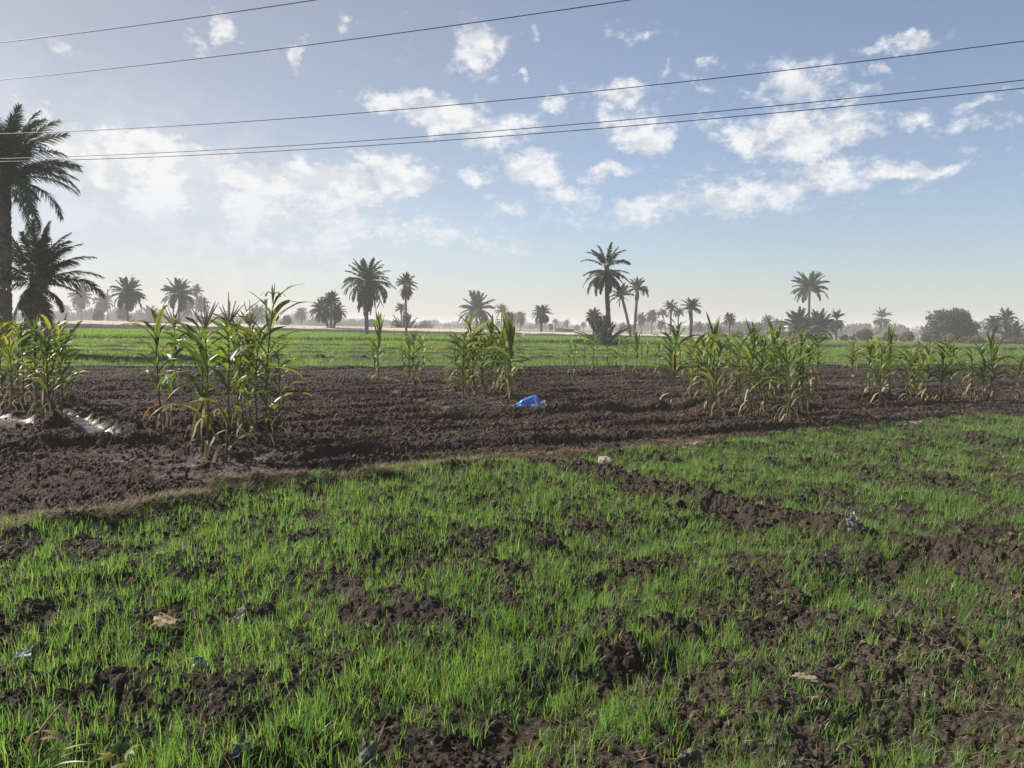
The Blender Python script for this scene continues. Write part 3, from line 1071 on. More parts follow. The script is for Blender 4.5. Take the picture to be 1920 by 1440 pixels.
# ------------------------------------------------------------------ palms
def fronds(mb, origin, azs, e0, droop, L, nleaf, lw, ll, tint, K=11, pw=1.35, rg=None, rach=.02, vee=.35):
    """feather leaves: origin (n,3), start elevation e0, total bend droop, length L"""
    n = len(azs)
    P, a = arc(origin, azs, np.pi / 2 - e0, np.pi / 2 - e0 + droop, L, K, pw)
    T = nrm(np.gradient(P, axis=1))
    side = np.stack([-np.sin(azs), np.cos(azs), np.zeros(n)], -1)[:, None, :].repeat(K, 1)
    roll = rg.normal(0, .35, n)[:, None, None]
    up = np.cross(side, T)
    S = nrm(side * np.cos(roll) + up * np.sin(roll))
    U = np.cross(S, T)
    w = rach * (1 - .8 * np.linspace(0, 1, K))[None, :].repeat(n, 0)
    rc = np.array((.20, .19, .09)) * .7
    mb.add(*strips(P, S, w, np.repeat(rc[None], n, 0)))
    mb.add(*strips(P, U, w, np.repeat(rc[None], n, 0)))
    u = np.linspace(.14, 1, nleaf)
    fi = u * (K - 1)
    i0 = np.clip(fi.astype(int), 0, K - 2)
    fr = (fi - i0)[None, :, None]

    def itp(A):
        return A[:, i0] * (1 - fr) + A[:, i0 + 1] * fr
    Pu, Tu, Su, Uu = itp(P), nrm(itp(T)), nrm(itp(S)), nrm(itp(U))
    for sg in (-1, 1):
        fw = (.55 + 1.2 * u ** 2)[None, :, None]
        D = nrm(Su * sg + Tu * fw + Uu * (vee * (1 - .5 * u))[None, :, None] + .16 * rg.normal(0, 1, Pu.shape))
        l = ll * (np.sin(np.pi * (.12 + .80 * u)) ** .7)[None, :] * rg.uniform(.8, 1.1, (n, nleaf))
        g = np.array((0, 0, -1.0))
        A = Pu
        B = A + D * (l * .55)[..., None]
        C = A + D * l[..., None] + g * (l * .16)[..., None]
        PL = np.stack([A, B, C], 2).reshape(-1, 3, 3)
        SL = nrm(np.cross(D, Uu + .4 * rg.normal(0, 1, Pu.shape))).reshape(-1, 1, 3).repeat(3, 1)
        WL = np.broadcast_to(np.array((.5, .42, .06))[None] * lw, (len(PL), 3))
        c = tint[:, None, :] * rg.uniform(.75, 1.25, (n, nleaf, 1))
        mb.add(*strips(PL, SL, WL, c.reshape(-1, 3)))


PG, PY, PB = np.array((.040, .060, .027)), np.array((.095, .108, .044)), np.array((.120, .078, .046))


def palm(px, d, top, cw, label, group, kind='normal', lean=0.0, base_px=None, nl=None, n=None, thick=1.0, name='date_palm'):
    """px: column of the crown; d: distance; top: picture row of the crown's top; cw: crown width in the picture; lean: sideways offset of the crown against the foot (picture units)"""
    bx = px - lean
    h = horizon(bx)
    yb = h + CAM_H / d * FPX
    p = gp(bx, yb)
    z0 = hz(p[0], p[1])
    s = d / FPX
    rg = np.random.default_rng(int(px * 13 + top * 7))
    root = empty(name, (p[0], p[1], z0 - .03), label, 'palm', group)
    Rc = cw / 2 * s
    ztop = (horizon(px) - top) * s + CAM_H - z0
    pxl = s * 1.875 / 1.0           # one rendered pixel in metres there
    big = cw > 70
    nleaf = nl or (74 if cw > 180 else 34 if cw > 55 else 20 if cw > 28 else 13)
    lw = max(.030, 1.0 * pxl) if cw < 180 else .040
    dx = lean * s
    mbc, mbd = MB(), MB()
    tr = .20 * thick
    fill, limp, sway, swaz = rg.uniform(.72, 1.08), rg.uniform(.8, 1.25), rg.uniform(0, .26), rg.uniform(0, 6.28)

    def crown(nf, elo, ehi, dlo, dhi, Lf, zc, llf=.35, tintmix=.5, mb=mbc, dead=False, power=1.0):
        nf = max(6, int(nf * fill))
        i = np.arange(nf)
        azs = i * 2.39996 + rg.normal(0, .25, nf)
        u = ((i + .5) / nf) ** power
        e0 = R(ehi) + (R(elo) - R(ehi)) * u + rg.normal(0, .08, nf)
        e0 = np.clip(e0 + sway * np.cos(azs - swaz), -1.5, 1.55)
        dr = (R(dlo) + (R(dhi) - R(dlo)) * u) * limp + rg.normal(0, .14, nf)
        L = Lf * rg.uniform(.82, 1.1, nf) * (.82 + .18 * u)
        o = np.stack([dx + .10 * tr / .2 * np.cos(azs), .10 * np.sin(azs), zc - .35 * tr / .2 * u], -1)
        if dead:
            t = PB * rg.uniform(.5, 1.1, (nf, 1))
        else:
            t = PG + (PY - PG) * (rg.random((nf, 1)) * tintmix)
        fronds(mb, o, azs, e0, dr, L, nleaf, lw, Lf * llf * .52, t, rg=rg, rach=max(.014, .3 * pxl), vee=.35 if not dead else -.1)

    if kind == 'young':                 # trunkless palm: stiff fronds from the foot
        Lf = min(ztop * 1.02, Rc * 2.0)
        crown(n or 34, 18, 88, 12, 55, max(Lf, Rc * 1.1), .25, .26, .5)
        if n != 0:
            crown(10, 5, 25, 25, 60, Rc * .9, .25, .24, .9)
        zt, trunk_h = .5, .5
    elif kind == 'stump':               # bare trunk
        zt = ztop
    else:
        Lf = Rc * {'normal': 1.18, 'skirt': 1.25, 'tuft': 1.2, 'dead': 1.25, 'shuttle': 1.6, 'fountain': 1.22}[kind]
        zt = ztop - Lf * {'normal': .72, 'skirt': .78, 'tuft': .8, 'dead': .70, 'shuttle': .72, 'fountain': .80}[kind]
        zt = max(zt, .4)
        if kind == 'normal':
            crown(n or 58, -38, 86, 28, 92, Lf, zt)
        elif kind == 'fountain':
            crown(n or 52, -8 if cw < 180 else 12, 86, 22, 80, Lf, zt)
            if cw > 180:
                crown(5, -40, 0, 45, 75, Lf * .72, zt - .3)
        elif kind == 'tuft':
            crown(n or 30, 2, 84, 25, 85, Lf, zt)
        elif kind == 'skirt':
            crown(14, 38, 82, 22, 75, Lf, zt + .1)
            crown(38, -28, 18, 48, 88, Lf * .98, zt - .5, .28, .9)
        elif kind == 'dead':
            crown(56, -30, 86, 26, 92, Lf, zt)
            crown(34, -78, -50, 12, 30, Lf * 1.0, zt - .4, .20, 1, mbd, True)
        elif kind == 'shuttle':
            crown(40, 5, 86, 20, 80, Lf * .72, zt)
            crown(46, -74, -25, 20, 45, Lf * .74, zt - .4, .26, 1, mbd, True)
    if kind in ('normal', 'tuft', 'fountain') and rg.random() < .45 and cw < 180:
        crown(7, -75, -40, 12, 35, Rc * .95, zt - .3, .18, 1, mbd, True)
    if kind != 'young' or trunk_h > .4:
        K = max(8, int(zt / .16)) if cw > 60 else 14
        t = np.linspace(0, 1, K)
        curve = t if abs(lean) < 4 else t ** 1.25
        Pt = np.stack([dx * curve + .05 * np.sin(t * 5 + px), .05 * np.cos(t * 4 + px), zt * t], -1)
        rr = tr * (1.12 - .22 * t + .35 * np.exp(-t * zt / .35) * .6 + .32 * np.exp(-(1 - t) * zt / .55))
        sides = 14 if big else 8
        Rm = rr[:, None] * (1 + (.13 if big else .08) * rg.normal(0, 1, (K, sides)).clip(-1.5, 1.5))
        V, Q = tube(Pt, Rm, sides)
        mb = MB()
        mb.add(V, Q, np.array((.135, .105, .080)) * (.8 + .3 * rg.random((len(V), 1))))
        if cw > 80 and kind != 'young':  # leaf-base stubs all the way up
            ns = int(zt * 26)
            zz = np.linspace(.05, .995, ns)
            aa = np.arange(ns) * 2.39996
            o = np.stack([np.interp(zz, t, Pt[:, 0]), np.interp(zz, t, Pt[:, 1]), zz * zt], -1)
            ro = np.interp(zz, t, rr)
            o = o + np.stack([np.cos(aa) * ro * .9, np.sin(aa) * ro * .9, 0 * aa], -1)
            Pb, _ = arc(o, aa, np.full(ns, .75), np.full(ns, .25), np.full(ns, .17), 3)
            S = np.stack([-np.sin(aa), np.cos(aa), 0 * aa], -1)[:, None, :].repeat(3, 1)
            N = np.stack([np.cos(aa), np.sin(aa), 0 * aa + .4], -1)[:, None, :].repeat(3, 1)
            Wb = np.array((.07, .06, .045))[None].repeat(ns, 0)
            mb.add(*strips(Pb, S, Wb, np.array((.14, .10, .07)) * rg.uniform(.6, 1.2, (ns, 1)), N, -Wb * .5))
        mb.build('trunk', M_bark, root)
    if mbc.v:
        mbc.build('crown', M_palm, root, smooth=False)
    if mbd.v:
        mbd.build('dead_fronds', M_dry, root, smooth=False)
    return root


def dby(px, yb):
    return CAM_H * FPX / (yb - horizon(px))


GN, GB, GF = 'date palms standing in the green field', 'bushy young palms without a trunk', 'hazy palms beyond the netting'
GRr = 'palms along the scrub on the right'
# two big ones at the left edge
big = palm(16, 38, 207, 244, 'tallest date palm, dark thick trunk and heavy crown cut by the left edge', 'dark palms at the left edge', 'fountain', lean=2, n=66, thick=1.3)
palm(72, 35, 422, 190, 'dark young palm with upright fronds in front of the tallest trunk', 'dark palms at the left edge', 'fountain', lean=14, n=52, thick=1.3)
palm(112, 40, 566, 74, 'scraggly low palm sprout beside the dark stump at the left', 'dark palms at the left edge', 'young', n=12)
palm(88, 36, 568, 20, 'bare dark palm stump standing beside the leaning young palm', 'dark palms at the left edge', 'stump', thick=.95, name='palm_stump')
# date cluster under the tall crown
ro = big.location
mb = MB()
zc = 8.6
_t = np.linspace(.04, .96, 22)
_P = np.stack([.75 + .06 * np.sin(_t * 4), -.35 + 0 * _t, 9.05 - .75 * _t], -1)
_R = (.30 * np.sin(np.pi * _t) ** .7)[:, None] * (1 + .22 * np.random.default_rng(9).normal(0, 1, (22, 26)).clip(-1.5, 1.5))
V, Q = tube(_P, _R, 26)
mb.add(V, Q, np.array((.075, .028, .015)) * np.random.default_rng(8).uniform(.5, 1.5, (len(V), 1)))
mb.build('date_cluster', M_stalk, big)

# palms in and just beyond the field, left to right
palm(240, dby(240, 618), 519, 64, 'full date palm standing at the left netting with its foot in the crop', GN, 'normal')
palm(336, dby(338, 618), 523, 62, 'full date palm behind the tall corn clump, left of a thin twin-tiered one', GN, 'normal', lean=-1)
palm(604, dby(617, 626), 559, 44, 'left leaning palm of the trio sharing one foot', 'trio of palms sharing one foot', 'normal', lean=-13)
palm(621, dby(620, 626.5), 545, 36, 'upright tallest palm of the trio sharing one foot', 'trio of palms sharing one foot', 'fountain', lean=1)
palm(632, dby(623, 626), 568, 34, 'right leaning palm of the trio with a drooping frond', 'trio of palms sharing one foot', 'normal', lean=7)
palm(688, dby(688, 632), 487, 87, 'large date palm with brown dead fronds hanging down its trunk', GN, 'dead', thick=1.1)
palm(761, 112, 507, 41, 'shuttlecock shaped palm with a thick brown skirt of dead fronds', GN, 'shuttle', thick=.8)
palm(752, 150, 567, 24, 'thin pale palm just left of the skirted palm and above the bush palm', GN, 'tuft', thick=.7)
palm(758, dby(758, 627), 584, 46, 'bushy trunkless palm under the skirted shuttlecock palm', GB, 'young', n=40)
palm(893, dby(893, 626), 545, 68, 'mid-height date palm with a broad round crown behind the central corn', GN, 'fountain', n=44)
palm(1015, dby(1015, 631.5), 570, 39, 'small neat date palm standing alone in the middle of the crop edge', GN, 'normal')
palm(1133, 71, 457, 84, 'tall two-tiered date palm with upright tuft over a drooping umbrella skirt', GN, 'skirt', lean=-9, thick=1.0)
palm(1130, 70, 588, 84, 'big bushy palm without trunk at the foot of the two-tiered palm', GB, 'young', n=56, thick=1.2)
palm(1163, dby(1181, 637), 531, 40, 'leaning palm whose thin trunk bends left under the two-tiered crown', GN, 'tuft', lean=-19, thick=1.0)
palm(1193, dby(1188, 636), 519, 40, 'slim palm with a V shaped tuft right of the leaning palm', GN, 'tuft', lean=5, thick=1.1)
palm(1256, dby(1256, 636), 561, 27, 'tall thin palm, highest of three behind the corn with the brown ear', GN, 'tuft', thick=.85)
palm(1241, dby(1250, 628), 578, 20, 'thin palm leaning left beside the tall thin palm behind the brown ear', GN, 'tuft', lean=-8, thick=.7)
palm(1271, 150, 576, 20, 'short tufted palm just right of the tall thin palm', GN, 'tuft', thick=.75)
palm(1294, dby(1294, 640), 555, 37, 'straight palm with rough trunk and one frond reaching right', GN, 'tuft', thick=1.15)
palm(1514, dby(1514, 638), 507, 64, 'tall palm rising out of bush palms behind the dense corn stand', GN, 'fountain', thick=1.1)
palm(1497, dby(1500, 640), 579, 72, 'broad low palm at the left foot of the palm rising from bushes', GB, 'fountain', n=50)
palm(1536, dby(1530, 641), 582, 66, 'low arching palm at the right foot of the palm rising from bushes', GB, 'normal', n=40)
palm(1567, dby(1567, 641), 580, 31, 'two-tiered small palm right of the palm rising from bushes', GN, 'skirt', thick=.8)
palm(1652, dby(1645, 634), 578, 34, 'leaning two-tiered palm standing alone over the scrub', GN, 'skirt', lean=7, thick=.8)
palm(1366, 125, 586, 23, 'small round-headed palm above the scrub left of the dense stand', GRr, 'normal', lean=-2, thick=.7)

# hazier ones beyond the netting: column, distance, top, width, kind, lean, text
FARP = [
    (153, 165, 536, 43, 'normal', 0, 'hazy round palm nearest the bare trunk on its left side'),
    (123, 300, 571, 22, 'normal', 0, 'small faint palm low behind the dark stump'),
    (148, 260, 569, 26, 'tuft', 0, 'low faint palm at the foot of the hazy round palm'),
    (171, 280, 577, 12, 'tuft', 0, 'tiny funnel shaped palm right of the hazy round palm'),
    (194, 170, 551, 38, 'normal', 0, 'drooping palm with a bare trunk standing in its crown'),
    (227, 260, 574, 26, 'normal', 0, 'faint bushy palm tucked behind the netting palm foot'),
    (262, 290, 580, 20, 'tuft', 0, 'faint small palm right of the netting palm'),
    (282, 220, 573, 38, 'fountain', 0, 'low spreading palm between the netting palm and the corn'),
    (369, 160, 533, 27, 'tuft', 0, 'thin tall palm right of the full palm behind the corn clump'),
    (352, 190, 560, 34, 'normal', 0, 'low drooping palm under the full palm behind the corn'),
    (378, 180, 556, 32, 'normal', 0, 'low palm under the thin tall palm behind the corn'),
    (485, 190, 572, 38, 'fountain', 0, 'spreading hazy palm seen between the corn tassels'),
    (506, 240, 581, 22, 'tuft', 0, 'small hazy palm left of the closed tassel'),
    (565, 190, 577, 27, 'normal', 0, 'compact hazy palm between the corn clump and the trio'),
    (600, 300, 596, 22, 'tuft', 0, 'low faint palm left of the trio foot'),
    (660, 300, 598, 22, 'tuft', 0, 'low faint palm left of the dead-frond palm'),
    (799, 200, 600, 29, 'fountain', 0, 'low spreading palm right of the bushy trunkless palm'),
    (838, 330, 605, 18, 'tuft', 0, 'tiny faint palm halfway between the skirted palm and broad palm'),
    (908, 175, 598, 30, 'fountain', 0, 'low palm just right of the broad round crown trunk'),
    (940, 150, 569, 27, 'tuft', 0, 'thin palm, highest of the group left of the lone neat palm'),
    (952, 128, 585, 26, 'normal', 5, 'leaning palm left in the crowded group before the lone palm'),
    (959, 155, 586, 28, 'normal', 0, 'upright palm in the middle of the crowded group'),
    (975, 160, 585, 25, 'normal', 0, 'rightmost palm of the crowded group before the lone palm'),
    (935, 260, 601, 8, 'tuft', 0, 'tiny dark tufted palm left of the thin palm'),
    (996, 290, 609, 13, 'tuft', 0, 'very small palm low left of the lone neat palm'),
    (1009, 260, 601, 15, 'tuft', 0, 'small faint palm touching the lone neat palm trunk'),
    (1022, 280, 607, 16, 'tuft', 0, 'small faint palm at the right of the lone neat trunk'),
    (1041, 210, 597, 15, 'tuft', 0, 'little palm above the tan mud wall'),
    (1062, 210, 599, 15, 'tuft', 0, 'little palm above the grey wall end'),
    (1082, 230, 609, 14, 'fountain', 0, 'very low palm right of the grey wall'),
    (1094, 210, 603, 11, 'tuft', 0, 'thin little palm left of the big bush palm'),
    (1112, 105, 578, 32, 'normal', 0, 'round palm half hidden behind the big bush palm'),
    (1202, 150, 587, 25, 'normal', 0, 'left palm of the drooping pair right of the slim V palm'),
    (1222, 140, 581, 25, 'normal', 0, 'right palm of the drooping pair right of the slim V palm'),
    (1239, 170, 600, 18, 'normal', 0, 'low palm at the foot of the thin left-leaning palm'),
    (1168, 190, 605, 22, 'fountain', 0, 'low hazy palm behind the leaning palm trunk'),
    (1309, 165, 603, 25, 'fountain', 0, 'small arching palm right of the rough-trunked palm'),
    (1329, 190, 604, 13, 'tuft', 0, 'tiny tuft palm right of the small arching palm'),
    (1348, 150, 612, 28, 'fountain', 0, 'low bushy palm above the corn left of the round-headed palm'),
    (1421, 150, 604, 24, 'normal', 0, 'low left palm of the three-headed cluster over the dense stand'),
    (1439, 150, 591, 27, 'normal', 0, 'highest palm of the three-headed cluster over the dense stand'),
    (1458, 150, 598, 30, 'normal', 0, 'right palm of the three-headed cluster over the dense stand'),
    (1401, 170, 609, 16, 'tuft', 0, 'tiny palm left of the three-headed cluster'),
    (1699, 190, 613, 15, 'tuft', 0, 'flat-topped small palm behind scrub left of the round tree'),
    (1646, 190, 614, 15, 'tuft', 0, 'faint low palm behind the lone leaning palm'),
    (1732, 150, 610, 18, 'tuft', 0, 'grey palm peeping left of the round tree'),
    (1843, 150, 620, 17, 'tuft', 0, 'small dark palm right of the round tree'),
    (1862, 120, 590, 36, 'normal', 0, 'drooping left palm of the pair near the right edge'),
    (1883, 120, 576, 42, 'tuft', -2, 'taller spiky palm of the pair near the right edge'),
    (1897, 115, 604, 58, 'fountain', 0, 'wide low palm at the right edge under the spiky palm'),
]
for (a, d, b, c, k, ln, txt) in FARP:
    if d >= 135:
        d *= 1.5
    palm(a, d, b, c, txt, GRr if a > 1300 else GF, k, lean=ln, thick=.75)
palm(203, 252, 543, 18, 'bare headless palm trunk standing against the drooping palm', GF, 'stump', thick=1.0, name='palm_stump')


# ------------------------------------------------------------------ broadleaf tree and scrub
def leaf_cloud(mb, C, Rad, n, size, tint, rg, stray=.12):
    """leaf-sized faces through several lobes; denser towards the outside"""
    C, Rad = np.asarray(C, float), np.asarray(Rad, float)
    w = Rad[:, 0] * Rad[:, 1] * Rad[:, 2]
    k = rg.choice(len(C), n, p=w / w.sum())
    D = nrm(rg.normal(0, 1, (n, 3)))
    r = rg.random(n)[:, None] ** .33
    r = np.where(rg.random((n, 1)) < stray, r * 1.15, r)
    P = C[k] + D * Rad[k] * r
    ok = P[:, 2] > .1
    P, k = P[ok], k[ok]
    n = len(P)
    A = nrm(rg.normal(0, 1, (n, 3)))
    B = nrm(np.cross(A, rg.normal(0, 1, (n, 3))))
    s = size * rg.uniform(.6, 1.3, (n, 1))
    V = np.stack([P - A * s, P + B * s * .45, P + A * s, P - B * s * .45], 1)
    ct = np.asarray(tint) * rg.uniform(.7, 1.3, (len(C), 1))
    c = ct[k] * rg.uniform(.7, 1.35, (n, 1))
    mb.add(V.reshape(-1, 3), np.arange(n * 4).reshape(n, 4), np.repeat(c, 4, 0))


def round_tree():
    d = 118
    s = d / FPX
    p = gp(1781, horizon(1781) + CAM_H / d * FPX)
    root = empty('broadleaf_tree', (p[0], p[1], 0), 'large dark round-headed broadleaf tree rising over the scrub', 'tree', None)
    rg = np.random.default_rng(5)
    H, Rw = (horizon(1781) - 573) * s + 1.7, 43 * s
    C, Rd = [], []
    lobes = [(-33, 583, 5), (-31, 592, 7), (-13, 579, 6), (-22, 590, 9), (-8, 590, 11), (4, 581, 6), (6, 590, 11), (17, 585, 8), (18, 596, 11), (27, 600, 9), (29, 609, 10), (33, 620, 8), (37, 629, 7), (24, 614, 12), (10, 605, 14), (-6, 605, 14), (-20, 604, 11), (-33, 610, 8), (-40, 618, 6), (-30, 620, 10), (-14, 620, 13), (4, 622, 14), (20, 626, 11), (-38, 628, 7), (-22, 632, 9), (0, 634, 10), (30, 634, 7), (-33, 602, 6), (38, 637, 5)]
    for (dx_, yy, rr) in lobes:
        for k in range(3):
            zc = (horizon(1781) - yy) * s + 1.7
            w_ = math.sqrt(max(0, 1 - (dx_ / 44) ** 2)) * Rw
            C.append((dx_ * s + rg.normal(0, .15), (k - 1) * .62 * w_ + rg.normal(0, .25), max(.4, zc + rg.normal(0, .2) - .35 * abs(k - 1))))
            q = rr * s * rg.uniform(.75, 1.05)
            Rd.append((q, q, q * .85))
    mb = MB()
    leaf_cloud(mb, C, Rd, 18000, .17, (.060, .075, .034), rg)
    mb.build('crown', M_tree, root, smooth=False)
    mb = MB()
    for i in range(9):
        a = i * 2.4
        e = np.array((2.1 * math.cos(a), 2.1 * math.sin(a), H * rg.uniform(.5, .85)))
        q = np.linspace(0, 1, 7)[:, None]
        V, Q = tube(q * e + np.array((0, 0, 1)) * np.sin(q * 3.1) * .3, np.linspace(.22, .04, 7), 7)
        mb.add(V, Q, np.array((.10, .08, .06)))
    mb.build('trunk', M_bark, root)


round_tree()

SCRUB = [
    (1586, 128, 628, 42, (.075, .085, .045), 'dense dark green scrub right of the palm rising from bushes'),
    (1618, 125, 618, 46, (.085, .090, .050), 'grey green scrub mound left of the lone leaning palm'),
    (1668, 122, 622, 50, (.070, .085, .042), 'olive scrub at the foot of the lone leaning palm'),
    (1700, 112, 622, 36, (.135, .125, .065), 'yellowish bush left of the round tree'),
    (1738, 110, 626, 30, (.100, .100, .052), 'small olive bush touching the left side of the round tree'),
    (1780, 98, 625, 30, (.150, .140, .070), 'pale round bush in front of the round tree'),
    (1757, 97, 640, 20, (.165, .140, .078), 'lowest pale bush at the foot of the round tree'),
    (1806, 102, 630, 30, (.140, .125, .068), 'straw green bush right of the pale round bush'),
    (1828, 100, 627, 42, (.150, .125, .070), 'wide tawny bush below the right side of the round tree'),
    (1868, 100, 632, 48, (.115, .110, .062), 'olive thicket below the drooping palm near the right edge'),
    (1906, 102, 630, 52, (.120, .118, .066), 'thicket of grey green shrubs at the right edge'),
    (1940, 106, 626, 50, (.100, .105, .060), 'tall shrub cut by the right edge'),
    (1385, 145, 622, 44, (.080, .088, .052), 'grey scrub left of the three-headed palm cluster'),
    (1345, 150, 627, 36, (.075, .085, .050), 'low grey scrub behind the dense stand near the round-headed palm'),
    (1425, 140, 628, 40, (.085, .090, .055), 'scrub under the three-headed palm cluster'),
    (1470, 140, 622, 44, (.080, .085, .050), 'dark scrub right of the three-headed palm cluster'),
    (1545, 132, 632, 34, (.105, .100, .060), 'tawny scrub under the low arching palm'),
    (537, 200, 592, 28, (.065, .080, .045), 'rounded hazy bush between the closed tassel and the trio'),
    (470, 230, 588, 34, (.065, .080, .045), 'hazy bush behind the tallest corn tassels'),
    (185, 215, 578, 30, (.060, .075, .042), 'hazy rounded tree under the drooping palm and bare trunk'),
    (232, 235, 570, 34, (.060, .075, .042), 'hazy rounded tree behind the netting palm'),
    (1180, 200, 610, 26, (.065, .080, .045), 'hazy bush between the leaning and the slim V palm'),
    (700, 260, 598, 36, (.065, .080, .045), 'hazy tree mass right of the dead-frond palm'),
    (1032, 240, 607, 10, (.055, .070, .042), 'small pointed cypress-like tree left of the tan wall'),
]
for (a, d, b, c, t, txt) in SCRUB:
    s = d / FPX
    p = gp(a, horizon(a) + CAM_H / d * FPX)
    H, Rw = (horizon(a) - b) * s + CAM_H, c / 2 * s
    root = empty('shrub', (p[0], p[1], 0), txt, 'shrub', 'shrubs along the field edge' if a > 1300 else 'hazy trees and bushes beyond the netting')
    rg = np.random.default_rng(a)
    C, Rd = [], []
    for i in range(16):
        an, tt = rg.random() * 6.283, rg.random()
        rr = Rw * .7 * math.sqrt(max(.1, 1 - tt ** 2)) * rg.uniform(.3, 1)
        q = min(Rw, H) * rg.uniform(.22, .42)
        C.append((rr * math.cos(an), rr * math.sin(an), .3 * H + (.62 * H - .4 * q) * tt))
        Rd.append((q, q, q * .85))
    mb = MB()
    leaf_cloud(mb, C, Rd, 1900, .13 * d / 100, t, rg)
    mb.build('crown', M_tree, root, smooth=False)
    mb = MB()
    for i in range(4):
        an = i * 1.6
        e = np.array((.5 * Rw * math.cos(an), .5 * Rw * math.sin(an), H * .6))
        V, Q = tube(np.linspace(0, 1, 5)[:, None] * e, np.linspace(.09, .03, 5), 6)
        mb.add(V, Q, np.array((.10, .08, .06)))
    mb.build('trunk', M_bark, root)


def treeline():
    rg = np.random.default_rng(77)
    mb = MB()
    C, Rd = [], []
    for i in range(460):
        a = R(rg.uniform(-50, 50))
        d = rg.uniform(420, 900)
        if a > R(12):
            d *= .75
        hgt = rg.uniform(2.0, 6.0) * (1.3 if a < R(-12) else 1.0) + (rg.random() < .12) * 2.5
        for j in range(2):
            w_ = rg.uniform(3, 6.5)
            C.append((d * math.sin(a) + rg.normal(0, 5), d * math.cos(a) + rg.normal(0, 6), hgt * rg.uniform(.3, .5)))
            Rd.append((w_, w_, hgt * rg.uniform(.42, .56)))
    leaf_cloud(mb, C, Rd, 190000, .62, (.055, .068, .038), rg, 0)
    stuff(mb.build('distant_woods', M_tree, smooth=False), 'hazy line of far-off palm groves along the horizon', 'woods')


treeline()


# ------------------------------------------------------------------ netting, walls, marker
def netting():
    xs = np.array([96, 130, 200, 300, 400, 500, 600, 700, 800, 900, 1000, 1100, 1200, 1320])
    foot = np.interp(xs, [96, 150, 620, 840, 1000, 1320], [616.0, 616.6, 625.6, 629.5, 632.5, 637])
    mid = np.interp(xs, [96, 150, 620, 840, 1000, 1320], [606.0, 606.8, 617.0, 622, 625.5, 631.5])
    topr = np.interp(xs, [96, 150, 620, 840, 1000, 1320], [599.5, 600.3, 612.0, 616.8, 621.5, 628.8])
    F = np.array([gp(a, b + 1.2) for a, b in zip(xs, foot)])
    q = np.linspace(0, 1, 160)
    u = (xs - xs[0]) / (xs[-1] - xs[0])
    F = np.stack([np.interp(q, u, F[:, i]) for i in range(3)], -1)
    xq = np.interp(q, u, xs)
    fd = F[:, 1]
    hm = np.array([at_depth(a, np.interp(a, xs, mid), y)[2] for a, y in zip(xq, fd)])
    ht = np.array([at_depth(a, np.interp(a, xs, topr), y + 9)[2] for a, y in zip(xq, fd + 0)])
    root = empty('netting_tunnel', (F[80][0], F[80][1], 0), 'long low crop tunnel of cream netting with thin posts before the palms', 'crop netting')
    o = np.array((F[80][0], F[80][1], 0))
    # cream cover sagging between posts
    rows = []
    for k, t in enumerate(np.linspace(0, 1, 7)):
        sag = .06 * np.sin(q * 160 / 4 * np.pi) * (1 - t) + .10 * fbm(q * 40, q * 0 + t * 3, 5, 3)
        z = hm + (ht - hm) * t ** .8 + sag
        if k == 6:
            rows.append(np.stack([F[:, 0], fd + 9.0, z], -1) - o)
        else:
            rows.append(np.stack([F[:, 0], fd + 9.0 * t, z], -1) - o)
    rows.append(np.stack([F[:, 0], fd + 14.0, np.zeros_like(fd)], -1) - o)
    V = np.stack(rows, 0)
    k, n = V.shape[:2]
    idx = np.arange(k * n).reshape(k, n)
    Q = np.stack([idx[:-1, :-1], idx[:-1, 1:], idx[1:, 1:], idx[1:, :-1]], -1).reshape(-1, 4)
    mb = MB()
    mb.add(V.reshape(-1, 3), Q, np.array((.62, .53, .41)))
    mb.build('cover', M_net, root)
    # hanging front net, in folds
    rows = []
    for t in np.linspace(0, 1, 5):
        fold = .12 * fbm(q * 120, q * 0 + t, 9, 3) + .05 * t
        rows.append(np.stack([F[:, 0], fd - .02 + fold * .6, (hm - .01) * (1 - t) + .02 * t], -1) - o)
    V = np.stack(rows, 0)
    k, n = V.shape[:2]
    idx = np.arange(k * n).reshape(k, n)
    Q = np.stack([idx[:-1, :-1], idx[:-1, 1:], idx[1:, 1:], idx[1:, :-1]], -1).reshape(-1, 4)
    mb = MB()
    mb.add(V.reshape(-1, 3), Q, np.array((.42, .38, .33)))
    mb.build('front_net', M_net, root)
    for i in range(58):
        t = (i + .5) / 58
        a = np.array([np.interp(t, q, F[:, j]) for j in range(3)]) - o
        hgt = np.interp(t, q, hm) + .22
        V, Q = tube(np.array([(a[0], a[1] - .14, -.1), (a[0], a[1] - .14, hgt * .5), (a[0], a[1] - .13, hgt)]), .035, 6)
        mb = MB()
        mb.add(V, Q, np.array((.16, .13, .10)))
        mb.build('post', M_bark, root)


M_net = leaf_mat('netting_cloth', .25, .85, .1, tr=(1, .95, .85))
netting()


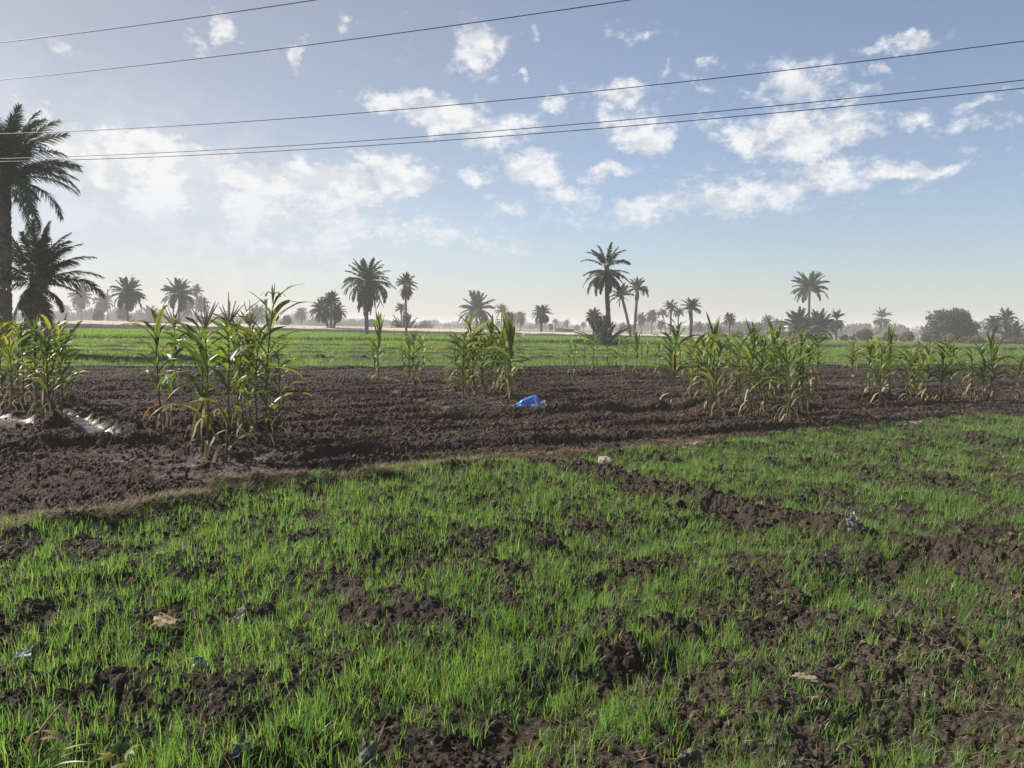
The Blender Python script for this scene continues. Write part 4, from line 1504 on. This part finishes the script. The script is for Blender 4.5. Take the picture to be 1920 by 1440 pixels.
def box(mb, c, s, col, rz=0.0, jit=0.0, seed=0):
    """bevelled box"""
    rg = np.random.default_rng(seed)
    b = min(s) * .08
    pts = []
    for z, ins in ((-1, 1), (-1, 0), (1, 0), (1, 1)):
        for (sx, sy) in ((-1, -1), (1, -1), (1, 1), (-1, 1)):
            x = sx * (s[0] / 2 - (b if ins else 0))
            y = sy * (s[1] / 2 - (b if ins else 0))
            zz = z * (s[2] / 2 - (0 if ins else b))
            pts.append((x, y, zz))
    V = np.array(pts) + rg.normal(0, jit, (16, 3))
    c_, s_ = math.cos(rz), math.sin(rz)
    V = np.stack([V[:, 0] * c_ - V[:, 1] * s_, V[:, 0] * s_ + V[:, 1] * c_, V[:, 2]], -1) + np.array(c)
    Q = [(3, 2, 1, 0), (12, 13, 14, 15)]
    for r in range(3):
        for i in range(4):
            j = (i + 1) % 4
            Q.append((r * 4 + i, r * 4 + j, (r + 1) * 4 + j, (r + 1) * 4 + i))
    mb.add(V, Q, np.array(col))


M_wall = tint_mat('mud_plaster', .9, .15, .4, 3, .18, 1.2)


def walls():
    d = 150
    s = d / FPX
    p = gp(1058, horizon(1058) + CAM_H / d * FPX)
    root = empty('farm_wall', (p[0], p[1], 0), 'low mud wall, tan at one end and grey at the other, beyond the netting', 'wall')
    mb = MB()
    box(mb, (-9 * s, 0, .68), (16 * s, .5, 1.40), (.42, .36, .26), jit=.03, seed=1)
    box(mb, (-9 * s, 0, 1.42), (16.4 * s, .62, .08), (.36, .31, .23), seed=2)
    mb.build('tan_wall', M_wall, root, smooth=False)
    mb = MB()
    box(mb, (9 * s, .25, .58), (19 * s, .5, 1.20), (.20, .18, .155), jit=.03, seed=3)
    box(mb, (9 * s, .25, 1.22), (19.3 * s, .62, .08), (.17, .155, .13), seed=4)
    mb.build('grey_wall', M_wall, root, smooth=False)
    p = gp(982, 634)
    mb = MB()
    V, Q = tube(np.array([(0, 0, -.05), (0, 0, .1), (.01, 0, .5), (0, .01, .62), (0, 0, .68)]), np.array((.20, .19, .165, .15, .08)), 8)
    mb.add(V, Q, np.array((.75, .70, .62)))
    tag(mb.build('marker_post', M_wall, loc=(p[0], p[1], 0)), 'short white painted stone marker at the far edge of the crop', 'marker')
    # heap of brush at the left end of the netting
    p = gp(146, 618)
    rg = np.random.default_rng(3)
    mb = MB()
    C = [(rg.normal(0, .9), rg.normal(0, .3), .18 + .2 * rg.random()) for i in range(9)]
    leaf_cloud(mb, C, [(.6, .4, .3)] * 9, 900, .16, (.10, .075, .055), rg)
    tag(mb.build('brush_heap', M_dry, loc=(p[0], p[1], 0), smooth=False), 'low heap of dry brown brush at the left end of the netting', 'brush heap')


walls()


# ------------------------------------------------------------------ overhead cables
def cable(pts, z, rad, label):
    """a sagging conductor through three sighted points; its ends hang at height z"""
    def hit(px, py):
        d = ray(px, py)
        return CAMP + d * ((z - CAM_H) / d[2])
    A, B = hit(*pts[0]), hit(*pts[2])
    # the middle sight line meets the upright plane through A and B
    n = np.cross(B - A, (0, 0, 1.0))
    d = ray(*pts[1])
    M = CAMP + d * (np.dot(A - CAMP, n) / np.dot(d, n))
    tm = np.dot(M - A, B - A) / np.dot(B - A, B - A)
    dz = M[2] - z
    k = min(dz / (tm * (tm - 1)), 1.6) if abs(tm * (tm - 1)) > 1e-6 else 0
    t = np.linspace(-.30, 1.30, 90)
    P = A + (B - A) * t[:, None]
    P[:, 2] = z + k * t * (t - 1)
    mb = MB()
    o = P[45].copy()
    V, Q = tube(P - o, rad, 8)
    mb.add(V, Q, np.array((.022, .022, .026)))
    tag(mb.build('power_cable', M_wire, loc=o), label, 'power cable', 'overhead power cables')


cable([(0, 80), (300, 42), (590, 0)], 8.6, .0105, 'highest black overhead cable crossing only the upper left corner')
cable([(0, 150), (620, 79), (1180, 0)], 8.6, .0105, 'black overhead cable, second highest, leaving the top at mid sky')
cable([(0, 251), (960, 186.5), (1920, 77)], 8.2, .0105, 'thin overhead cable running alone above the close pair')
cable([(0, 297.5), (960, 243), (1920, 150)], 7.4, .0100, 'upper cable of the close pair in front of the palm crown')
cable([(0, 303), (960, 254), (1920, 165)], 7.2, .0100, 'lower cable of the close pair in front of the palm crown')


# ------------------------------------------------------------------ things lying in the fields
def crumple(name, px, py, w, h, depth, label, cat, tints, mat, seed, rz=0.0, tilt=.5, fold=.35, n=18, zoff=0.0, outline=None, group=None):
    """a crumpled sheet of cloth, plastic or paper lying on the soil, with a little thickness"""
    p = gp(px, py)
    z0 = hz(p[0], p[1])
    rg = np.random.default_rng(seed)
    u, v = np.meshgrid(np.linspace(-1, 1, n), np.linspace(-1, 1, n))
    edge_ = 1 + .28 * fbm(u * 1.6 + seed, v * 1.6, seed, 3) * 2
    x = u * w / 2 * edge_ * (1 - .25 * v * rg.uniform(-1, 1))
    y = v * h / 2 * edge_
    zz = fold * min(w, h) * (fbm(u * 1.7, v * 1.7, seed + 3, 4, .6) + .35 * np.abs(fbm(u * 3.1, v * 3.1, seed + 4, 3)))
    c_, s_ = math.cos(tilt), math.sin(tilt)
    Y2, Z2 = y * c_ - zz * s_, y * s_ + zz * c_
    cz, sz = math.cos(rz), math.sin(rz)
    X3, Y3 = x * cz - Y2 * sz, x * sz + Y2 * cz
    Z3 = Z2 - np.percentile(Z2, 12)
    top = np.stack([X3, Y3, Z3 + .003], -1).reshape(-1, 3)
    bot = np.stack([X3, Y3, Z3], -1).reshape(-1, 3) - np.array((0, 0, depth))
    idx = np.arange(n * n).reshape(n, n)
    Q1 = np.stack([idx[:-1, :-1], idx[:-1, 1:], idx[1:, 1:], idx[1:, :-1]], -1).reshape(-1, 4)
    Q2 = Q1[:, ::-1] + n * n
    ring = np.concatenate([idx[0, :], idx[1:, -1], idx[-1, -2::-1], idx[-2:0:-1, 0]])
    nr = np.roll(ring, -1)
    Q3 = np.stack([ring, ring + n * n, nr + n * n, nr], -1)
    t0, t1 = np.array(tints[0]), np.array(tints[1])
    k = sstep(fbm(u * 2.2, v * 2.2, seed + 9, 3), -.1, .15).reshape(-1, 1)
    c = t0 + (t1 - t0) * k
    mb = MB()
    mb.add(np.concatenate([top, bot]), np.concatenate([Q1, Q2, Q3]), np.concatenate([c, c]))
    o = mb.build(name, mat, loc=(p[0], p[1], z0 + zoff))
    return tag(o, label, cat, group)


M_cloth = tint_mat('old_cloth', .9, .15, .3, 90, .2, 40)
M_plastic = leaf_mat('thin_plastic', .25, .6, .25, tr=(1, 1, 1))
TR = 'litter lying in the wheat'
crumple('rag', 308, 1150, .15, .075, .004, 'crumpled beige rag lying in the wheat left of centre', 'rag', ((.27, .21, .14), (.17, .13, .085)), M_cloth, 3, rz=-.5, tilt=.55, zoff=.03, group=TR)
crumple('paper_scrap', 449, 1142, .055, .10, .003, 'small pale paper twist on dark soil right of the beige rag', 'scrap', ((.48, .40, .30), (.35, .29, .22)), M_cloth, 5, rz=-.3, tilt=.9, zoff=.02, group=TR)
crumple('paper_scrap', 44, 1228, .07, .045, .003, 'white paper scrap lying on bare soil by the left edge', 'scrap', ((.50, .50, .52), (.34, .34, .35)), M_cloth, 8, rz=.3, tilt=.5, zoff=.035, group=TR)
crumple('plastic_scrap', 372, 1242, .06, .05, .003, 'crinkled greenish white plastic scrap half hidden in wheat', 'scrap', ((.55, .55, .42), (.10, .16, .13)), M_plastic, 9, rz=.8, tilt=.8, zoff=.03, group=TR)
crumple('plastic_scrap', 690, 1403, .062, .110, .003, 'torn grey plastic flap standing against a wheat tuft', 'scrap', ((.20, .20, .19), (.12, .115, .105)), M_plastic, 14, rz=-.15, tilt=1.15, zoff=.02, group=TR)
crumple('plastic_scrap', 452, 1418, .07, .05, .003, 'crumpled dark green plastic in a hollow of soil', 'scrap', ((.035, .055, .048), (.16, .20, .17)), M_plastic, 15, rz=.5, tilt=.7, zoff=.02, group=TR)
crumple('plastic_scrap', 1296, 1426, .085, .075, .003, 'dull grey and tan scrap at the bottom right of centre', 'scrap', ((.12, .10, .09), (.24, .22, .17)), M_plastic, 18, rz=-.2, tilt=1.0, zoff=.02, group=TR)
crumple('rag', 1597, 1004, .10, .17, .006, 'grey and white cloth hanging over the bare soil ridge', 'rag', ((.16, .145, .145), (.30, .27, .21)), M_cloth, 21, rz=.12, tilt=1.0, zoff=.03, group=TR)
crumple('plastic_scrap', 1300, 846, .26, .14, .004, 'bundle of tan plastic and husks at the wheat edge beyond the stone', 'scrap', ((.48, .40, .25), (.26, .21, .13)), M_plastic, 25, rz=.2, tilt=.7, zoff=.03, group=TR)
crumple('dry_leaf', 1510, 1270, .10, .035, .002, 'curled grey brown dead leaf on bare soil at the lower right', 'leaf', ((.20, .16, .13), (.30, .25, .19)), M_cloth, 31, rz=-.4, tilt=.4, zoff=.02, group=TR)
crumple('husk', 1718, 798, .34, .08, .004, 'pale dry husk lying where plough and wheat meet on the right', 'husk', ((.55, .46, .33), (.42, .34, .23)), M_cloth, 33, rz=.35, tilt=.4, zoff=.04, group=TR)


def stone():
    p = gp(1136, 866)
    z0 = hz(p[0], p[1])
    # slanting block with a flat pale top
    n, m = 12, 7
    th = np.linspace(0, 2 * np.pi, n, endpoint=False)
    prof = np.array([1.0, .92, 1.05, 1.0, .9, 1.08, .95, 1.0, 1.06, .88, .96, 1.05])
    rows = []
    for k, (r, z) in enumerate(((.55, -.05), (.92, -.02), (1.0, .03), (.97, .065), (.88, .085), (.5, .10), (.02, .105))):
        x = .105 * r * prof * np.cos(th)
        y = .075 * r * prof * np.sin(th)
        zz = z + .35 * y * (z > 0) - .12 * x * (z > 0)
        rows.append(np.stack([x, y, zz], -1))
    V = np.stack(rows)
    rg = np.random.default_rng(4)
    V += rg.normal(0, .003, V.shape)
    idx = np.arange(n * m).reshape(m, n)
    nx = np.roll(idx, -1, 1)
    Q = np.stack([idx[:-1], nx[:-1], nx[1:], idx[1:]], -1).reshape(-1, 4)
    mb = MB()
    mb.add(V.reshape(-1, 3), Q, np.array((.40, .345, .30)))
    tag(mb.build('stone', M_wall, loc=(p[0], p[1], z0 - .005), smooth=False), 'pale pinkish stone block sitting where the bund meets the ploughed soil', 'stone')


stone()


def pipe_end():
    p = gp(1276, 950)
    z0 = hz(p[0], p[1])
    th = np.linspace(0, 2 * np.pi, 16, endpoint=False)
    rows = []
    for (r, y) in ((.040, .10), (.045, .0), (.045, -.012), (.036, -.012), (.034, .08), (.002, .085)):
        rows.append(np.stack([r * np.cos(th), np.full(16, y), r * np.sin(th) + .04], -1))
    V = np.stack(rows)
    idx = np.arange(6 * 16).reshape(6, 16)
    nx = np.roll(idx, -1, 1)
    Q = np.stack([idx[:-1], nx[:-1], nx[1:], idx[1:]], -1).reshape(-1, 4)
    mb = MB()
    mb.add(V.reshape(-1, 3), Q, np.array((.012, .012, .013)))
    tag(mb.build('pipe_end', M_wire, loc=(p[0], p[1], z0)), 'black round plastic pipe end poking out of the soil ridge', 'pipe')


pipe_end()


# blue sack with a printed panel, and the faded bag behind it
def sack_material():
    m, g, b, out = mat_base('blue_woven_plastic')
    tco = g.n('ShaderNodeTexCoord').outputs['Object']
    at = g.n('ShaderNodeAttribute', attribute_name='tint')
    s = g.n('ShaderNodeSeparateColor')
    g.L(at.outputs['Color'], s.inputs[0])
    n = g.noise(tco, 9, 5, .6)
    blue = g.mix(g.step(n, .35, .65), rgb(.045, .24, .72), rgb(.13, .40, .86))
    ink = g.noise(tco, 42, 3, .6)
    pr = g.mix(g.step(ink, .45, .52), rgb(.50, .52, .52), rgb(.06, .12, .25))
    c = g.mix(s.outputs[0], blue, pr)
    g.L(c, b.inputs['Base Color'])
    b.inputs['Roughness'].default_value = .32
    b.inputs['Specular IOR Level'].default_value = .5
    t = g.n('ShaderNodeBsdfTranslucent')
    g.L(c, t.inputs['Color'])
    mx = g.n('ShaderNodeMixShader')
    mx.inputs[0].default_value = .22
    g.L(b.outputs[0], mx.inputs[1])
    g.L(t.outputs[0], mx.inputs[2])
    g.L(mx.outputs[0], out.inputs['Surface'])
    return m


def loft_bag(ridge, name, mat, loc, label, cat, tintf, seed, rz=0):
    """bag lying on the ground: ridge = rows (x, crest height, front reach, back reach, crest y)"""
    rg = np.random.default_rng(seed)
    ridge = np.array(ridge, float) * np.array((1.1, 1, 1, 1, 1))
    xs = np.linspace(ridge[0, 0], ridge[-1, 0], 34)
    Rr = np.stack([np.interp(xs, ridge[:, 0], ridge[:, i]) for i in range(5)], -1)
    m = 21
    s = np.linspace(-1, 1, m)
    V = []
    for x, h, f_, b_, cy in Rr[:, :5]:
        y = np.where(s < 0, cy + s * f_, cy + s * b_)
        z = h * (1 - np.abs(s) ** 1.35)
        V.append(np.stack([np.full(m, x), y, z], -1))
    V = np.stack(V)
    wr = .022 * fbm(V[..., 0] * 9, V[..., 1] * 9 + V[..., 2] * 7, seed, 4) + .014 * np.abs(fbm(V[..., 0] * 22, V[..., 2] * 14, seed + 4, 3))
    V[..., 2] = np.maximum(V[..., 2] + wr * np.clip(V[..., 2] / .05, 0, 1), -.02)
    V[..., 1] -= wr * 1.4
    k = len(xs)
    idx = np.arange(k * m).reshape(k, m)
    Q = np.stack([idx[:-1, :-1], idx[1:, :-1], idx[1:, 1:], idx[:-1, 1:]], -1).reshape(-1, 4)
    V2 = V.copy().reshape(-1, 3)
    V2[:, 2] = -.03
    Qb = Q[:, ::-1] + k * m
    ring = np.concatenate([idx[0, :], idx[1:, -1], idx[-1, -2::-1], idx[-2:0:-1, 0]])
    nr = np.roll(ring, -1)
    Q3 = np.stack([ring, ring + k * m, nr + k * m, nr], -1)
    c = tintf(V.reshape(-1, 3))
    mb = MB()
    mb.add(np.concatenate([V.reshape(-1, 3), V2]), np.concatenate([Q, Qb, Q3]), np.concatenate([c, c]))
    o = mb.build(name, mat, loc=loc)
    o.rotation_euler = (0, 0, rz)
    return tag(o, label, cat)


p = gp(990, 760)
zs = hz(p[0], p[1]) + .01


def panel(V):
    k = sstep(.065 - np.abs(V[:, 0] - .125 + .3 * (V[:, 2] - .15)), 0, .02) * sstep(.055 - np.abs(V[:, 2] - .15), 0, .02) * (V[:, 1] < .02)
    return np.stack([k, k * 0, k * 0], -1)


loft_bag([(-.33, .004, .03, .03, 0), (-.28, .04, .07, .08, 0), (-.15, .13, .10, .16, .02), (.0, .215, .13, .22, .04), (.10, .265, .16, .24, .05), (.155, .255, .17, .22, .05), (.20, .20, .15, .18, .03), (.24, .12, .12, .14, .0), (.275, .01, .06, .08, -.05)],
         'sack', sack_material(), (p[0], p[1], zs), 'bright blue plastic sack with a printed white panel on ploughed soil', 'sack', panel, 12)
loft_bag([(-.14, .02, .05, .05, 0), (-.06, .12, .09, .1, 0), (.02, .155, .10, .12, .0), (.08, .10, .09, .1, 0), (.15, .01, .05, .05, 0)],
         'bag', tint_mat('faded_bag', .6, .3, .3, 30, .25, 20), (p[0] + .36, p[1] + .16, zs), 'faded mauve bag slumped against the right of the blue sack', 'bag',
         lambda V: np.broadcast_to(np.array((.20, .12, .15)), V.shape), 13)


# near weeds at the lower left corner
def near_weeds():
    # dead stalk with a hanging leaf
    p = gp(62, 1440)
    z0 = hz(p[0], p[1])
    root = empty('dry_stalk', (p[0], p[1], z0 - .01), 'bent tan dead stalk with hanging leaves at the lower left corner', 'dry stalk')
    mb = MB()
    P = np.array([(0, 0, 0), (-.005, .01, .05), (.0, .02, .10), (.012, .025, .14), (.045, .03, .185), (.085, .035, .235), (.098, .035, .245)])
    V, Q = tube(P, np.array((.006, .0055, .0055, .005, .0048, .004, .003)), 8)
    mb.add(V, Q, np.array((.36, .25, .13)))
    mb.build('stem', M_stalk, root)
    mb = MB()
    b = np.array([P[5], P[3], P[3], P[2]])
    azs = np.array((-.4, .1, 2.8, .8))
    Pl, a = arc(b, azs, np.array((1.9, 1.4, 1.7, 1.2)), np.array((3.1, 2.9, 3.0, 2.8)), np.array((.09, .14, .10, .12)), 8)
    S = np.stack([-np.sin(azs), np.cos(azs), 0 * azs], -1)[:, None, :].repeat(8, 1)
    Wl = .011 * np.sin(np.pi * np.linspace(.15, 1, 8))[None].repeat(4, 0) + .001
    mb.add(*strips(Pl, S, Wl, np.array([(.34, .24, .13), (.24, .17, .10), (.28, .19, .11), (.22, .15, .09)])))
    mb.build('dry_leaves', M_dry, root)
    # weed sprig with lobed yellow green leaves on a dark red stem
    p = gp(222, 1446)
    z0 = hz(p[0], p[1])
    root = empty('weed_sprig', (p[0], p[1], z0 - .01), 'weed sprig with lobed yellow green leaves on a dark red stem', 'weed')
    mb = MB()
    P = np.array([(0, 0, 0), (.0, .0, .05), (-.004, .0, .10), (-.008, .0, .135)])
    V, Q = tube(P, np.array((.005, .0045, .004, .003)), 8)
    mb.add(V, Q, np.array((.09, .02, .02)))
    mb.build('stem', M_stalk, root)
    mb = MB()
    rg = np.random.default_rng(6)
    for (azm, e, Lp, sz, tint) in ((.2, .75, .05, .075, G_LIME), (2.9, .5, .03, .055, (.30, .26, .05)), (-.9, .3, .045, .06, G_LIME), (1.8, .9, .04, .06, G_GREEN), (-2.2, -.1, .05, .055, (.20, .22, .05)), (-.3, -.3, .06, .05, G_LIME)):
        o = P[3] if e > 0 else P[2]
        D = np.array((math.cos(azm) * math.cos(e), math.sin(azm) * math.cos(e), math.sin(e)))
        S = np.array((-math.sin(azm), math.cos(azm), 0))
        V, Q = tube(np.array([o, o + D * Lp * .5, o + D * Lp]), .0012, 5, False)
        mb.add(V, Q, np.array((.16, .10, .05)))
        for k in range(5):          # five lobes
            th = (k - 2) * .62
            l = sz * (1 - .16 * abs(k - 2))
            d2 = D * math.cos(th) + S * math.sin(th)
            u = np.linspace(0, 1, 6)[:, None]
            c = o + D * Lp + d2 * l * u - np.array((0, 0, 1)) * (u ** 2) * l * .35
            wd = .008 * np.sin(np.pi * np.linspace(.12, 1, 6)) + .0008
            s2 = nrm(np.cross(d2, np.cross(D, S)))
            mb.add(*strips(c[None], np.repeat(s2[None, None], 6, 1), wd[None], np.array([tint])))
    mb.build('leaves', M_crop, root)
    # long arching grass blades
    p = gp(60, 1446)
    z0 = hz(p[0], p[1])
    mb = MB()
    az_ = np.array((.10, .35, 3.0, -.2, .7))
    base = np.zeros((5, 3)) + np.array([(0, 0, 0), (.01, 0, 0), (0, .01, 0), (.01, .01, 0), (.0, -.01, 0)])
    Pl, a = arc(base, az_, np.array((.55, .75, .8, .9, .5)), np.array((1.75, 1.7, 1.9, 1.6, 1.5)), np.array((.30, .22, .20, .26, .18)), 12)
    S = np.stack([-np.sin(az_ + .4), np.cos(az_ + .4), 0 * az_ + .4], -1)[:, None, :].repeat(12, 1)
    u = np.linspace(0, 1, 12)[None]
    mb.add(*strips(Pl, nrm(S), .0055 * np.clip(1 - u ** 2, .05, 1).repeat(5, 0), np.array([(.16, .21, .05)] * 5)))
    tag(mb.build('grass_tuft', M_wheat, loc=(p[0], p[1], z0 - .01)), 'tuft of long pale arching grass blades in the lower left corner', 'grass tuft')


near_weeds()

# ------------------------------------------------------------------ air
hm = bpy.data.materials.new('haze')
hm.use_nodes = True
hn = hm.node_tree
hn.nodes.remove(hn.nodes['Principled BSDF'])
pv = hn.nodes.new('ShaderNodeVolumePrincipled')
pv.inputs['Color'].default_value = rgb(.97, .96, .99)
pv.inputs['Density'].default_value = .0011
pv.inputs['Anisotropy'].default_value = .0
hn.links.new(pv.outputs[0], hn.nodes['Material Output'].inputs['Volume'])
mb = MB()
s_, z0_, z1_ = 2700.0, -1.6, 15.0
V = [(x, y, z) for z in (z0_, z1_) for (x, y) in ((-s_, -s_), (s_, -s_), (s_, s_), (-s_, s_))]
mb.add(V, [(3, 2, 1, 0), (4, 5, 6, 7), (0, 1, 5, 4), (1, 2, 6, 5), (2, 3, 7, 6), (3, 0, 4, 7)])
stuff(mb.build('haze', hm, smooth=False), 'pale dusty haze hanging over the fields', 'haze')
